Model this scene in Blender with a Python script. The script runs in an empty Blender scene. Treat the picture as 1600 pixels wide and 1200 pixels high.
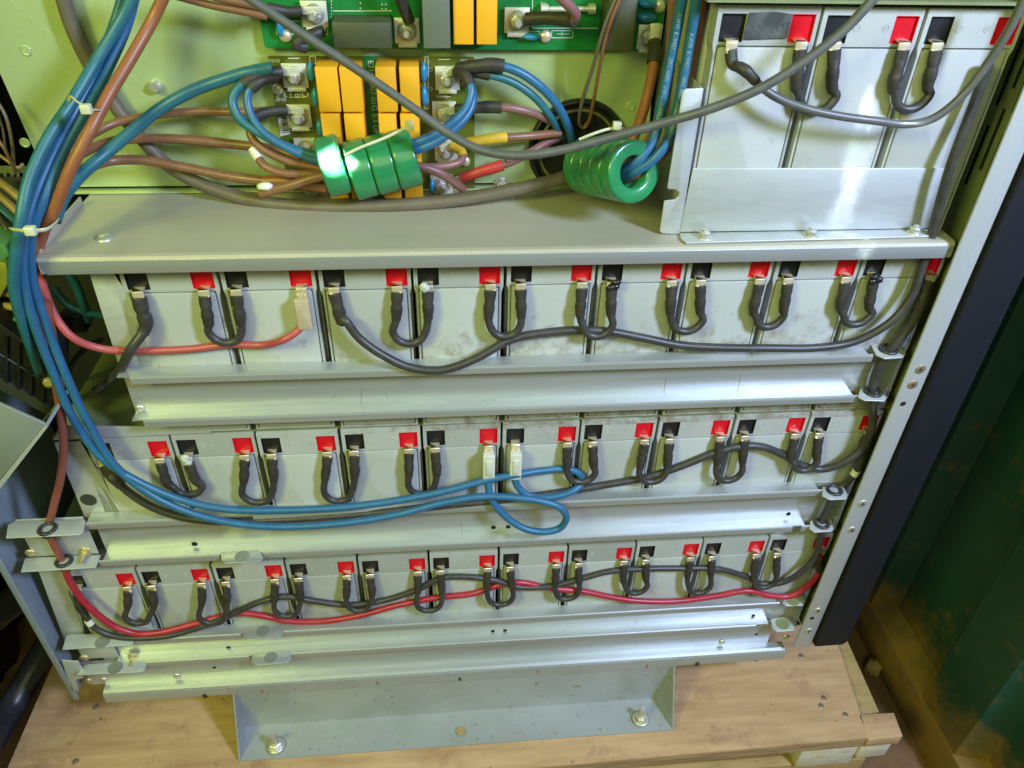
import bpy, bmesh, math, random
from mathutils import Vector, Matrix
random.seed(7)
V = Vector
SC = bpy.context.scene
COL = SC.collection
MM = 0.001
# ------------------------------------------------------------------ camera (solved from the photograph; millimetres)
R = ((0.9958118228653569, -0.08768679820141798, 0.025881245386552714),
     (-0.03193413629303274, -0.5988495531846916, -0.80022460821304),
     (0.08566810597178606, 0.7960466305887358, -0.5991416673438159))
CAM = V((219.405, -482.171, 259.254))
RT, DN, FW = V(R[0]), V(R[1]), V(R[2])
def ray(px, py): return RT * ((px - 800) / 1200) + DN * ((py - 600) / 1200) + FW
def at(px, py, Y=0.0):
    d = ray(px, py); return CAM + d * ((Y - CAM.y) / d.y)
def atz(px, py, Z=0.0):
    d = ray(px, py); return CAM + d * ((Z - CAM.z) / d.z)
def mmpx(p): return (V(p) - CAM).dot(FW) / 1200.0

# ------------------------------------------------------------------ materials
def lin(c):
    return tuple(((v / 255) / 12.92 if v / 255 <= 0.04045 else ((v / 255 + 0.055) / 1.055) ** 2.4) for v in c)
def nd(nt, t, **kw):
    n = nt.nodes.new(t)
    for k, v in kw.items():
        if k in n.inputs: n.inputs[k].default_value = v
        else: setattr(n, k, v)
    return n
def mat(name, col, rough=0.5, metal=0.0, col2=None, nscale=60, stretch=(1, 1, 1), lo=0.45, hi=0.7, bump=0.0, bscale=400,
        coat=0.0, spec=0.5, rvar=0.12, col3=None, n3=25, lo3=0.62, hi3=0.72, detail=6, sss=0.0, trans=0.0, fine=0.05):
    m = bpy.data.materials.new(name); m.use_nodes = True
    nt = m.node_tree; b = nt.nodes['Principled BSDF']
    L = nt.links.new
    b.inputs['Roughness'].default_value = rough; b.inputs['Metallic'].default_value = metal
    b.inputs['Specular IOR Level'].default_value = spec
    b.inputs['Coat Weight'].default_value = coat; b.inputs['Coat Roughness'].default_value = 0.12
    if trans: b.inputs['Transmission Weight'].default_value = trans
    geo = nd(nt, 'ShaderNodeNewGeometry')
    mp = nd(nt, 'ShaderNodeMapping'); mp.inputs['Scale'].default_value = stretch
    L(geo.outputs['Position'], mp.inputs['Vector'])
    c2 = col2 if col2 else tuple(v * 0.8 for v in col)
    n1 = nd(nt, 'ShaderNodeTexNoise', Scale=nscale, Detail=detail, Roughness=0.6)
    L(mp.outputs[0], n1.inputs['Vector'])
    r1 = nd(nt, 'ShaderNodeValToRGB'); r1.color_ramp.elements[0].position = lo; r1.color_ramp.elements[1].position = hi
    r1.color_ramp.elements[0].color = (*col, 1); r1.color_ramp.elements[1].color = (*c2, 1)
    L(n1.outputs['Fac'], r1.inputs[0])
    out = r1.outputs[0]
    if col3:
        n2 = nd(nt, 'ShaderNodeTexNoise', Scale=n3, Detail=8, Roughness=0.7)
        L(geo.outputs['Position'], n2.inputs['Vector'])
        r2 = nd(nt, 'ShaderNodeValToRGB'); r2.color_ramp.elements[0].position = lo3; r2.color_ramp.elements[1].position = hi3
        r2.color_ramp.elements[0].color = (0, 0, 0, 1); r2.color_ramp.elements[1].color = (1, 1, 1, 1)
        L(n2.outputs['Fac'], r2.inputs[0])
        mx = nd(nt, 'ShaderNodeMixRGB'); L(r2.outputs[0], mx.inputs[0]); L(out, mx.inputs[1]); mx.inputs[2].default_value = (*col3, 1)
        out = mx.outputs[0]
    if fine:
        nf = nd(nt, 'ShaderNodeTexNoise', Scale=900, Detail=3)
        L(mp.outputs[0], nf.inputs['Vector'])
        ml = nd(nt, 'ShaderNodeMapRange'); ml.inputs[3].default_value = 1 - fine * 2.2; ml.inputs[4].default_value = 1 + fine * 2.2
        L(nf.outputs['Fac'], ml.inputs[0])
        mm = nd(nt, 'ShaderNodeMixRGB', blend_type='MULTIPLY'); mm.inputs[0].default_value = 1
        L(out, mm.inputs[1]); L(ml.outputs[0], mm.inputs[2]); out = mm.outputs[0]
    L(out, b.inputs['Base Color'])
    rr = nd(nt, 'ShaderNodeMapRange'); rr.inputs[3].default_value = max(0.05, rough - rvar); rr.inputs[4].default_value = min(1, rough + rvar)
    L(n1.outputs['Fac'], rr.inputs[0]); L(rr.outputs[0], b.inputs['Roughness'])
    if bump:
        nb = nd(nt, 'ShaderNodeTexNoise', Scale=bscale, Detail=4); L(mp.outputs[0], nb.inputs['Vector'])
        bp = nd(nt, 'ShaderNodeBump', Strength=bump, Distance=0.0004); L(nb.outputs['Fac'], bp.inputs['Height'])
        L(bp.outputs[0], b.inputs['Normal'])
    return m
M = {}
M['zinc'] = mat('galvanised_sheet', (.52, .545, .535), .48, .40, (.44, .46, .45), 30, (1, 1, 4), bump=.10, bscale=300, col3=(.36, .37, .35), n3=55, lo3=.66, hi3=.78)
M['zincbar'] = mat('galvanised_channel', (.53, .555, .545), .38, .60, (.43, .45, .44), 22, (.25, 1, 6), bump=.12, bscale=200, col3=(.33, .34, .33), n3=90, lo3=.70, hi3=.80)
M['panel'] = mat('green_lit_panel', (.45, .55, .26), .34, .25, (.41, .50, .23), 18, (1, 1, 1), bump=.06, bscale=260, col3=(.37, .42, .24), n3=40, lo3=.60, hi3=.8)  # base colour pushed green, carries the yellow-green light on the panel
M['shelf'] = mat('shelf_sheet', (.47, .435, .335), .50, .25, (.41, .375, .28), 9, (.5, 2, 1), bump=.08, col3=(.26, .24, .19), n3=150, lo3=.68, hi3=.73)
M['strip'] = mat('trim_metal', (.52, .54, .52), .40, .35, (.46, .48, .46), 14, (1, 1, .3), bump=.05)
M['navy'] = mat('dark_powder_coat', (.010, .012, .017), .6, 0, (.008, .010, .014), 200, bump=.5, bscale=1500, spec=.3)
M['olive'] = mat('painted_steel_post', (.22, .25, .11), .55, .1, (.17, .20, .08), 40)
M['inner'] = mat('inner_steel', (.04, .042, .024), .6, .1, (.025, .028, .015), 30)  # steel coloured near black so the cabinet interior looks unlit
M['black'] = mat('black_plastic', (.012, .012, .012), .4, 0, (.02, .02, .02), 80)
M['holeshade'] = mat('sheet_behind_hole', (.25, .27, .25), .5, .3, (.20, .22, .20), 40)
M['void'] = mat('dark_hollow', (.006, .006, .005), .9)
M['cable'] = mat('charcoal_cable', (.042, .039, .034), .42, 0, (.062, .057, .050), 120, bump=.15, bscale=500, spec=.5)
M['sleeve'] = mat('heat_shrink', (.036, .031, .024), .52, 0, (.050, .043, .033), 110, bump=.35, bscale=260, spec=.45)
M['greycable'] = mat('grey_cable', (.095, .097, .088), .40, 0, (.12, .12, .108), 90, spec=.5)
M['brown'] = mat('brown_cable', (.21, .095, .045), .38, 0, (.25, .12, .06), 60)
M['mauve'] = mat('mauve_cable', (.22, .10, .085), .38, 0, (.25, .12, .10), 60)
M['orange'] = mat('orange_cable', (.30, .105, .04), .42, 0, (.26, .09, .035), 60)
M['orangered'] = mat('red_cable_faded', (.42, .075, .07), .38, 0, (.46, .10, .09), 70)
M['red'] = mat('red_cable', (.36, .018, .035), .36, 0, (.42, .035, .05), 60)
M['red_shaded'] = mat('red_cable_shaded', (.25, .070, .045), .42, 0, (.29, .085, .055), 70)  # red cable's colour, browned to hold the shade at far left
M['blue'] = mat('blue_cable', (.024, .122, .235), .40, 0, (.032, .145, .27), 80)
M['teal'] = mat('teal_cable', (.020, .125, .165), .42, 0, (.028, .15, .19), 80)
M['dkgrey'] = mat('old_grey_cable', (.12, .095, .065), .5, 0, (.15, .12, .085), 50)
M['gold'] = mat('tinned_brass', (.74, .64, .42), .38, .5, (.62, .50, .30), 200)
M['steel'] = mat('zinc_plated', (.62, .60, .52), .36, .6, (.54, .51, .42), 60)
M['passiv'] = mat('yellow_passivate', (.60, .52, .26), .38, .6, (.50, .41, .2), 60)
M['rusty'] = mat('rusty_screw', (.36, .28, .2), .5, .5, (.30, .14, .05), 400)
M['tin'] = mat('tinned_plate', (.72, .70, .56), .36, .35, (.55, .52, .40), 100)
M['crust'] = mat('corrosion_crust', (.52, .55, .47), .9, 0, (.36, .39, .31), 700, bump=1.0, bscale=900)
M['tape'] = mat('black_tape', (.015, .015, .016), .22, 0, (.03, .03, .03), 300, bump=1.0, bscale=320)
M['pred'] = mat('red_terminal_plastic', (.66, .006, .016), .35, 0, (.60, .005, .014), 80, fine=.02)
M['pblk'] = mat('black_terminal_plastic', (.012, .012, .013), .4, 0, (.016, .016, .017), 80)
M['clear'] = mat('milky_sleeve', (.62, .62, .52), .35, 0, (.55, .55, .45), 120, spec=.5)
M['white'] = mat('white_plastic', (.72, .72, .62), .45, 0, (.66, .66, .55), 100)
M['tie'] = mat('cable_tie_nylon', (.62, .62, .42), .4, 0, (.55, .55, .36), 100)
M['pcb'] = mat('green_circuit_board', (.010, .17, .035), .34, 0, (.012, .20, .045), 60, col3=(.006, .13, .03), n3=70)
M['pcb2'] = mat('olive_circuit_board', (.075, .13, .012), .36, 0, (.13, .11, .012), 26, lo=.38, hi=.62)
M['relay'] = mat('orange_relay', (.82, .40, .018), .42, 0, (.80, .38, .016), 30, fine=.02)
M['gbox'] = mat('grey_module', (.135, .155, .11), .45, 0, (.12, .14, .1), 60)
M['dbox'] = mat('dark_module', (.065, .07, .035), .45, 0, (.05, .055, .03), 60)
M['disc'] = mat('blue_disc', (.02, .25, .46), .3, 0, (.02, .22, .42), 60, coat=.3)
M['silk'] = mat('silkscreen', (.62, .68, .55), .6, fine=0)
M['print'] = mat('cable_print_ink', (.30, .38, .42), .6, fine=0)
M['clear2'] = mat('amber_milky_sleeve', (.46, .37, .25), .35, 0, (.52, .44, .32), 120, spec=.5)
M['ferrite'] = mat('green_ferrite', (.024, .20, .072), .24, 0, (.02, .25, .08), 40, coat=.3, spec=.5)
M['grom'] = mat('rubber_grommet', (.030, .030, .032), .35, 0, (.045, .045, .048), 150)
M['ysleeve'] = mat('yellow_sleeve', (.62, .40, .03), .45, 0, (.52, .33, .02), 90)
M['rsleeve'] = mat('red_sleeve', (.52, .045, .04), .42, 0, (.46, .03, .03), 90)
M['ply_edge'] = mat('plywood_edge', (.46, .31, .16), .75, 0, (.25, .15, .07), 60, (.3, .3, 8), lo=.4, hi=.6, bump=.5)
M['plank'] = mat('pallet_plank', (.40, .27, .10), .75, 0, (.30, .19, .06), 18, (1, 6, 1), bump=.3, col3=(.12, .06, .03), n3=60, lo3=.66, hi3=.74)
M['whitewood'] = mat('pale_wood', (.66, .60, .46), .8, 0, (.5, .42, .28), 30, (1, 1, 4), bump=.4)
M['floor'] = mat('dirty_floor', (.19, .10, .045), .85, 0, (.11, .055, .025), 14, bump=.5, bscale=150, col3=(.20, .13, .06), n3=140, lo3=.66, hi3=.72)
M['wallg'] = None
M['wire'] = mat('brown_wire', (.30, .20, .09), .45, 0, (.36, .25, .11), 60)
M['oliveplastic'] = mat('olive_plastic', (.32, .32, .05), .5, 0, (.25, .26, .04), 50)

def special_battery():
    m = mat('battery_case_plastic', (.44, .455, .425), .46, 0, (.395, .41, .375), 24, bump=.05, bscale=700, col3=(.36, .34, .26), n3=42, lo3=.64, hi3=.86, fine=.03)
    nt = m.node_tree; b = nt.nodes['Principled BSDF']; L = nt.links.new
    src = b.inputs['Base Color'].links[0].from_socket
    geo = nd(nt, 'ShaderNodeNewGeometry'); sp = nd(nt, 'ShaderNodeSeparateXYZ'); L(geo.outputs['Position'], sp.inputs[0])
    # brown dirt: leaked residue low on the middle batteries of the row under the shelf
    n = nd(nt, 'ShaderNodeTexNoise', Scale=75, Detail=9, Roughness=.72); L(geo.outputs['Position'], n.inputs['Vector'])
    zr = nd(nt, 'ShaderNodeMapRange'); L(sp.outputs['Z'], zr.inputs[0])
    zr.inputs[1].default_value = -.030; zr.inputs[2].default_value = -.082; zr.inputs[3].default_value = 0; zr.inputs[4].default_value = .20
    zc = nd(nt, 'ShaderNodeMath', operation='GREATER_THAN'); L(sp.outputs['Z'], zc.inputs[0]); zc.inputs[1].default_value = -.15
    xr = nd(nt, 'ShaderNodeMapRange'); L(sp.outputs['X'], xr.inputs[0])
    xr.inputs[1].default_value = .10; xr.inputs[2].default_value = .26; xr.inputs[3].default_value = .3; xr.inputs[4].default_value = 1
    a = nd(nt, 'ShaderNodeMath', operation='MULTIPLY'); L(zr.outputs[0], a.inputs[0]); L(xr.outputs[0], a.inputs[1])
    a2 = nd(nt, 'ShaderNodeMath', operation='MULTIPLY'); L(a.outputs[0], a2.inputs[0]); L(zc.outputs[0], a2.inputs[1])
    s = nd(nt, 'ShaderNodeMath', operation='ADD'); L(n.outputs['Fac'], s.inputs[0]); L(a2.outputs[0], s.inputs[1])
    rp = nd(nt, 'ShaderNodeValToRGB'); rp.color_ramp.elements[0].position = .61; rp.color_ramp.elements[1].position = .80
    rp.color_ramp.elements[0].color = (0, 0, 0, 1); rp.color_ramp.elements[1].color = (.75, .75, .75, 1); L(s.outputs[0], rp.inputs[0])
    mx = nd(nt, 'ShaderNodeMixRGB'); L(rp.outputs[0], mx.inputs[0]); L(src, mx.inputs[1]); mx.inputs[2].default_value = (.20, .14, .085, 1)
    oi = nd(nt, 'ShaderNodeObjectInfo'); mv = nd(nt, 'ShaderNodeMapRange'); mv.inputs[3].default_value = .84; mv.inputs[4].default_value = 1.06; L(oi.outputs['Random'], mv.inputs[0])
    ns = nd(nt, 'ShaderNodeTexNoise', Scale=130, Detail=10, Roughness=.8); mps = nd(nt, 'ShaderNodeMapping'); mps.inputs['Scale'].default_value = (1, 1, .35); L(geo.outputs['Position'], mps.inputs[0]); L(mps.outputs[0], ns.inputs['Vector'])
    rs = nd(nt, 'ShaderNodeValToRGB'); rs.color_ramp.elements[0].position = .64; rs.color_ramp.elements[1].position = .72
    rs.color_ramp.elements[0].color = (1, 1, 1, 1); rs.color_ramp.elements[1].color = (.62, .60, .54, 1); L(ns.outputs['Fac'], rs.inputs[0])
    m7 = nd(nt, 'ShaderNodeMixRGB', blend_type='MULTIPLY'); m7.inputs[0].default_value = 1; L(mx.outputs[0], m7.inputs[1]); L(mv.outputs[0], m7.inputs[2])
    m8 = nd(nt, 'ShaderNodeMixRGB', blend_type='MULTIPLY'); m8.inputs[0].default_value = 1; L(m7.outputs[0], m8.inputs[1]); L(rs.outputs[0], m8.inputs[2])
    L(m8.outputs[0], b.inputs['Base Color'])
    return m
M['batt'] = special_battery()

def special_ply():
    m = mat('plywood_face', (.58, .37, .185), .75, 0, (.38, .22, .10), 9, (1, 7, 1), lo=.36, hi=.74, bump=.25, bscale=120, col3=(.30, .155, .095), n3=19, lo3=.53, hi3=.74)
    nt = m.node_tree; b = nt.nodes['Principled BSDF']; L = nt.links.new
    src = b.inputs['Base Color'].links[0].from_socket
    geo = nd(nt, 'ShaderNodeNewGeometry')
    n = nd(nt, 'ShaderNodeTexNoise', Scale=85, Detail=5, Roughness=.75); L(geo.outputs['Position'], n.inputs['Vector'])
    rp = nd(nt, 'ShaderNodeValToRGB'); rp.color_ramp.elements[0].position = .63; rp.color_ramp.elements[1].position = .70
    rp.color_ramp.elements[0].color = (0, 0, 0, 1); rp.color_ramp.elements[1].color = (.8, .8, .8, 1); L(n.outputs['Fac'], rp.inputs[0])
    mx = nd(nt, 'ShaderNodeMixRGB'); L(rp.outputs[0], mx.inputs[0]); L(src, mx.inputs[1]); mx.inputs[2].default_value = (.085, .05, .03, 1)
    L(mx.outputs[0], b.inputs['Base Color'])
    return m
M['ply'] = special_ply()

def special_wall():
    m = mat('green_container_paint', (.013, .062, .048), .48, 0, (.017, .078, .060), 10, bump=.25, bscale=130, fine=.08, spec=.35)
    nt = m.node_tree; b = nt.nodes['Principled BSDF']; L = nt.links.new
    src = b.inputs['Base Color'].links[0].from_socket
    geo = nd(nt, 'ShaderNodeNewGeometry'); sp = nd(nt, 'ShaderNodeSeparateXYZ'); L(geo.outputs['Position'], sp.inputs[0])
    n = nd(nt, 'ShaderNodeTexNoise', Scale=16, Detail=12, Roughness=.76); L(geo.outputs['Position'], n.inputs['Vector'])
    zr = nd(nt, 'ShaderNodeMapRange'); L(sp.outputs['Z'], zr.inputs[0])
    zr.inputs[1].default_value = -.50; zr.inputs[2].default_value = -.61; zr.inputs[3].default_value = 0; zr.inputs[4].default_value = .36
    s = nd(nt, 'ShaderNodeMath', operation='ADD'); L(n.outputs['Fac'], s.inputs[0]); L(zr.outputs[0], s.inputs[1])
    rp = nd(nt, 'ShaderNodeValToRGB'); rp.color_ramp.elements[0].position = .56; rp.color_ramp.elements[1].position = .84
    rp.color_ramp.elements[0].color = (0, 0, 0, 1); rp.color_ramp.elements[1].color = (.9, .9, .9, 1); L(s.outputs[0], rp.inputs[0])
    n5 = nd(nt, 'ShaderNodeTexNoise', Scale=24, Detail=9, Roughness=.75); L(geo.outputs['Position'], n5.inputs['Vector'])
    r5 = nd(nt, 'ShaderNodeValToRGB'); r5.color_ramp.elements[0].position = .655; r5.color_ramp.elements[1].position = .76
    r5.color_ramp.elements[0].color = (0, 0, 0, 1); r5.color_ramp.elements[1].color = (.6, .6, .6, 1); L(n5.outputs['Fac'], r5.inputs[0])
    m5 = nd(nt, 'ShaderNodeMixRGB'); L(r5.outputs[0], m5.inputs[0]); L(src, m5.inputs[1]); m5.inputs[2].default_value = (.20, .16, .04, 1); src = m5.outputs[0]
    mx = nd(nt, 'ShaderNodeMixRGB'); L(rp.outputs[0], mx.inputs[0]); L(src, mx.inputs[1]); mx.inputs[2].default_value = (.26, .145, .035, 1)
    L(mx.outputs[0], b.inputs['Base Color'])
    return m
M['wallg'] = special_wall()

# ------------------------------------------------------------------ mesh building
ORG = {}
def tag(o, label=None, cat=None, group=None, kind=None):
    if label: o['label'] = label
    if cat: o['category'] = cat
    if group: o['group'] = group
    if kind: o['kind'] = kind
    return o
def thing(name, label, cat, loc, group=None):
    o = bpy.data.objects.new(name, None); COL.objects.link(o)
    o.empty_display_size = .01
    o.location = V(loc) * MM; ORG[o.name] = V(loc)
    return tag(o, label, cat, group)
class MB:
    def __init__(s): s.v = []; s.f = []; s.sm = []
    def add(s, vs, fs, smooth=False):
        n = len(s.v); s.v += [V(p) for p in vs]
        for f in fs: s.f.append([i + n for i in f]); s.sm.append(smooth)
        return s
    def box(s, x0, x1, y0, y1, z0, z1):
        p = [(x0, y0, z0), (x1, y0, z0), (x1, y1, z0), (x0, y1, z0), (x0, y0, z1), (x1, y0, z1), (x1, y1, z1), (x0, y1, z1)]
        return s.add(p, [(3, 2, 1, 0), (4, 5, 6, 7), (0, 1, 5, 4), (1, 2, 6, 5), (2, 3, 7, 6), (3, 0, 4, 7)])
    def prism(s, poly, vec):
        n = len(poly); vec = V(vec); a = [V(p) for p in poly]
        nrm = sum(((a[i] - a[0]).cross(a[(i + 1) % n] - a[0]) for i in range(n)), V((0, 0, 0)))
        if nrm.dot(vec) > 0: a.reverse()
        fs = [list(range(n)), list(range(2 * n - 1, n - 1, -1))]
        for i in range(n): j = (i + 1) % n; fs.append((j, i, n + i, n + j))
        return s.add(a + [p + vec for p in a], fs)
    def ring(s, c, u, w, r, n): return [c + u * (r * math.cos(2 * math.pi * i / n)) + w * (r * math.sin(2 * math.pi * i / n)) for i in range(n)]
    def lathe(s, p0, ax, prof, n=20, smooth=True, cap0=True, cap1=True, u=None):
        p0 = V(p0); ax = V(ax).normalized()
        u = V(u) if u else ax.orthogonal(); u = (u - ax * u.dot(ax)).normalized(); w = ax.cross(u)
        vs = []; fs = []
        for h, r in prof: vs += s.ring(p0 + ax * h, u, w, r, n)
        for k in range(len(prof) - 1):
            for i in range(n):
                j = (i + 1) % n; fs.append((k * n + i, k * n + j, (k + 1) * n + j, (k + 1) * n + i))
        s.add(vs, fs, smooth)
        if cap0: s.add(vs[:n], [list(range(n - 1, -1, -1))])
        if cap1: s.add(vs[-n:], [list(range(n))])
        return s
    def cyl(s, p0, p1, r, n=16, r1=None, smooth=True):
        p0 = V(p0); p1 = V(p1); return s.lathe(p0, p1 - p0, [(0, r), ((p1 - p0).length, r if r1 is None else r1)], n, smooth)
    def tube(s, pts, rad, n=12, caps=True, flat=None):
        pts = [V(p) for p in pts]; N = len(pts)
        rad = rad if isinstance(rad, (list, tuple)) else [rad] * N
        T = [(pts[min(i + 1, N - 1)] - pts[max(i - 1, 0)]).normalized() for i in range(N)]
        u = T[0].orthogonal().normalized()
        ref = V((0, -1, 0)); q = ref - T[0] * ref.dot(T[0])
        if q.length > .2: u = q.normalized()
        vs = []; fs = []
        for i in range(N):
            u = (u - T[i] * u.dot(T[i])); u = u.normalized() if u.length > 1e-6 else T[i].orthogonal().normalized()
            w = T[i].cross(u)
            k = flat[i] if flat else 1.0
            vs += [pts[i] + u * (rad[i] * k * math.cos(2 * math.pi * a / n)) + w * (rad[i] * math.sin(2 * math.pi * a / n)) for a in range(n)]
        for i in range(N - 1):
            for a in range(n):
                b = (a + 1) % n; fs.append((i * n + a, i * n + b, (i + 1) * n + b, (i + 1) * n + a))
        s.add(vs, fs, True)
        if caps:
            s.add(vs[:n], [list(range(n - 1, -1, -1))]); s.add(vs[-n:], [list(range(n))])
        return s
    def torus(s, c, ax, R_, r, n=28, m=10):
        c = V(c); ax = V(ax).normalized(); u = ax.orthogonal().normalized(); w = ax.cross(u); vs = []; fs = []
        for i in range(n):
            a = 2 * math.pi * i / n; d = u * math.cos(a) + w * math.sin(a)
            for j in range(m):
                b = 2 * math.pi * j / m; vs.append(c + d * (R_ + r * math.cos(b)) + ax * (r * math.sin(b)))
        for i in range(n):
            for j in range(m):
                i2 = (i + 1) % n; j2 = (j + 1) % m; fs.append((i * m + j, i2 * m + j, i2 * m + j2, i * m + j2))
        return s.add(vs, fs, True)
    def build(s, name, m, parent=None, bevel=0, seg=2, label=None):
        org = V((0, 0, 0))
        if parent is not None: org = ORG[parent.name]
        else:
            lo = V((min(p.x for p in s.v), min(p.y for p in s.v), min(p.z for p in s.v))); hi = V((max(p.x for p in s.v), max(p.y for p in s.v), max(p.z for p in s.v)))
            org = V(((lo.x + hi.x) / 2, (lo.y + hi.y) / 2, lo.z))
        me = bpy.data.meshes.new(name)
        me.from_pydata([tuple((p - org) * MM) for p in s.v], [], s.f)
        me.polygons.foreach_set('use_smooth', s.sm)
        bm = bmesh.new(); bm.from_mesh(me)
        bmesh.ops.recalc_face_normals(bm, faces=bm.faces)
        if bevel:
            bmesh.ops.remove_doubles(bm, verts=bm.verts, dist=1e-6)
            ed = [e for e in bm.edges if len(e.link_faces) == 2 and e.calc_face_angle(0) > .5]
            bmesh.ops.bevel(bm, geom=ed, offset=bevel * MM, segments=seg, affect='EDGES', profile=.5, clamp_overlap=True)
            for f in bm.faces: f.smooth = True
        bm.to_mesh(me); bm.free()
        if bevel: me.set_sharp_from_angle(angle=math.radians(50))
        me.materials.append(m)
        o = bpy.data.objects.new(name, me); COL.objects.link(o)
        if parent is None: o.location = org * MM; ORG[o.name] = org
        else:
            o.parent = parent; ORG[o.name] = org
        if label: o['label'] = label
        return o
def spline(pts, step=2.2):
    pts = [V(p) for p in pts]
    P = [pts[0] * 2 - pts[1]] + pts + [pts[-1] * 2 - pts[-2]]
    out = []
    for i in range(1, len(P) - 2):
        p0, p1, p2, p3 = P[i - 1:i + 3]
        t0 = 0; t1 = t0 + max((p1 - p0).length, .01) ** .5; t2 = t1 + max((p2 - p1).length, .01) ** .5; t3 = t2 + max((p3 - p2).length, .01) ** .5
        n = max(2, int((p2 - p1).length / step))
        for k in range(n):
            t = t1 + (t2 - t1) * k / n
            A1 = p0 * ((t1 - t) / (t1 - t0)) + p1 * ((t - t0) / (t1 - t0)); A2 = p1 * ((t2 - t) / (t2 - t1)) + p2 * ((t - t1) / (t2 - t1)); A3 = p2 * ((t3 - t) / (t3 - t2)) + p3 * ((t - t2) / (t3 - t2))
            B1 = A1 * ((t2 - t) / (t2 - t0)) + A2 * ((t - t0) / (t2 - t0)); B2 = A2 * ((t3 - t) / (t3 - t1)) + A3 * ((t - t1) / (t3 - t1))
            out.append(B1 * ((t2 - t) / (t2 - t1)) + B2 * ((t - t1) / (t2 - t1)))
    out.append(pts[-1]); return out
def arclen(p):
    a = [0]
    for i in range(1, len(p)): a.append(a[-1] + (p[i] - p[i - 1]).length)
    return a
def roundrect(x0, x1, z0, z1, r, y, n=4):
    out = []
    for cx, cz, a0 in ((x1 - r, z1 - r, 0), (x0 + r, z1 - r, 90), (x0 + r, z0 + r, 180), (x1 - r, z0 + r, 270)):
        for i in range(n + 1):
            a = math.radians(a0 + 90 * i / n); out.append(V((cx + r * math.cos(a), y, cz + r * math.sin(a))))
    return out
def text_mesh(body, size):
    cu = bpy.data.curves.new('t', 'FONT'); cu.body = body; cu.size = size; cu.align_x = 'LEFT'
    o = bpy.data.objects.new('t', cu); COL.objects.link(o)
    dg = bpy.context.evaluated_depsgraph_get(); dg.update()
    me = bpy.data.meshes.new_from_object(o.evaluated_get(dg))
    vs = [v.co.copy() for v in me.vertices]; fs = [list(p.vertices) for p in me.polygons]
    bpy.data.objects.remove(o); bpy.data.curves.remove(cu); bpy.data.meshes.remove(me)
    return vs, fs
def text_on(mb, body, size, org, xd, yd, lift=.15):
    vs, fs = text_mesh(body, size); org = V(org); xd = V(xd).normalized(); yd = V(yd).normalized(); n = xd.cross(yd)
    mb.add([org + xd * p.x + yd * p.y + n * lift for p in vs], fs)
def text_on_tube(mb, body, size, path, s0, r, ang, flip=False):
    vs, fs = text_mesh(body, size); al = arclen(path)
    def fr(sx):
        sx = max(0.01, min(al[-1] - .01, sx)); i = 0
        while al[i + 1] < sx: i += 1
        t = (sx - al[i]) / max(1e-6, al[i + 1] - al[i]); return path[i].lerp(path[i + 1], t), (path[i + 1] - path[i]).normalized()
    out = []
    for p in vs:
        c, T = fr(s0 + p.x); q = (CAM - c); q = (q - T * q.dot(T)).normalized(); w = q.cross(T)
        a = ang + p.y / r; out.append(c + (q * math.cos(a) + w * math.sin(a)) * (r + .12))
    mb.add(out, fs)

# ------------------------------------------------------------------ THE SETTING
ZP = -550.0; ZF = -655.0
MB().box(-900, 1500, -900, 900, ZF - 10, ZF).build('floor', M['floor']) ['kind'] = 'structure'
# corrugated container wall on the right, running away from the viewer
wl = MB(); prof = []
WX = 786
for k_ in range(5):
    y = -218 + 208 * k_
    if k_ == 0: prof += [(WX + 28, -165)]
    else: prof += [(WX, y), (WX + 28, y + 16)]
    prof += [(WX + 28, y + 122), (WX, y + 138)]
n = len(prof)
ZB = -596
wl.add([(x, yy, ZB - 6 if x > WX else ZB - 6) for x, yy in prof] + [(x, yy, 700) for x, yy in prof], [(i, i + 1, n + i + 1, n + i) for i in range(n - 1)])
wl.box(WX + 34, WX + 38, -165, 700, ZF, 700)
t = thing('container_wall', 'dark green corrugated steel wall with rusty dirt along its foot', 'wall', (WX, 100, ZF))
wl.build('corrugated_sheet', M['wallg'], t)
b_ = MB(); b_.prism([V((WX - 1.5, -165, ZF)), V((WX + 33, -165, ZF)), V((WX + 33, -165, ZB + 14)), V((WX + 27, -165, ZB + 12)), V((WX - 1.5, -165, ZB))], (0, 865, 0)); b_.build('bottom_rail', M['wallg'], t, bevel=2)
# dark room behind the cabinet and added black backdrop keeping the left gap dark
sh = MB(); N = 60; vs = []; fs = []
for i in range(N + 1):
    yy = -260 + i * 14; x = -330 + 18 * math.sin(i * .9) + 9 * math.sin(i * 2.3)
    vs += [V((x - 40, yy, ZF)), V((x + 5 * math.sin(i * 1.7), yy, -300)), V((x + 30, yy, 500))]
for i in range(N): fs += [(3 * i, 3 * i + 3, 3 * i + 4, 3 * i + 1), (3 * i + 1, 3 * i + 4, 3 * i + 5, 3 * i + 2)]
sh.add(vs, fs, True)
tag(sh.build('dark_backdrop', mat('backdrop_black', (.010, .009, .010), .5, 0, (.02, .018, .02), 12)), 'black sheeting added to keep the gap left of the pallet dark', 'backdrop')

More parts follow.
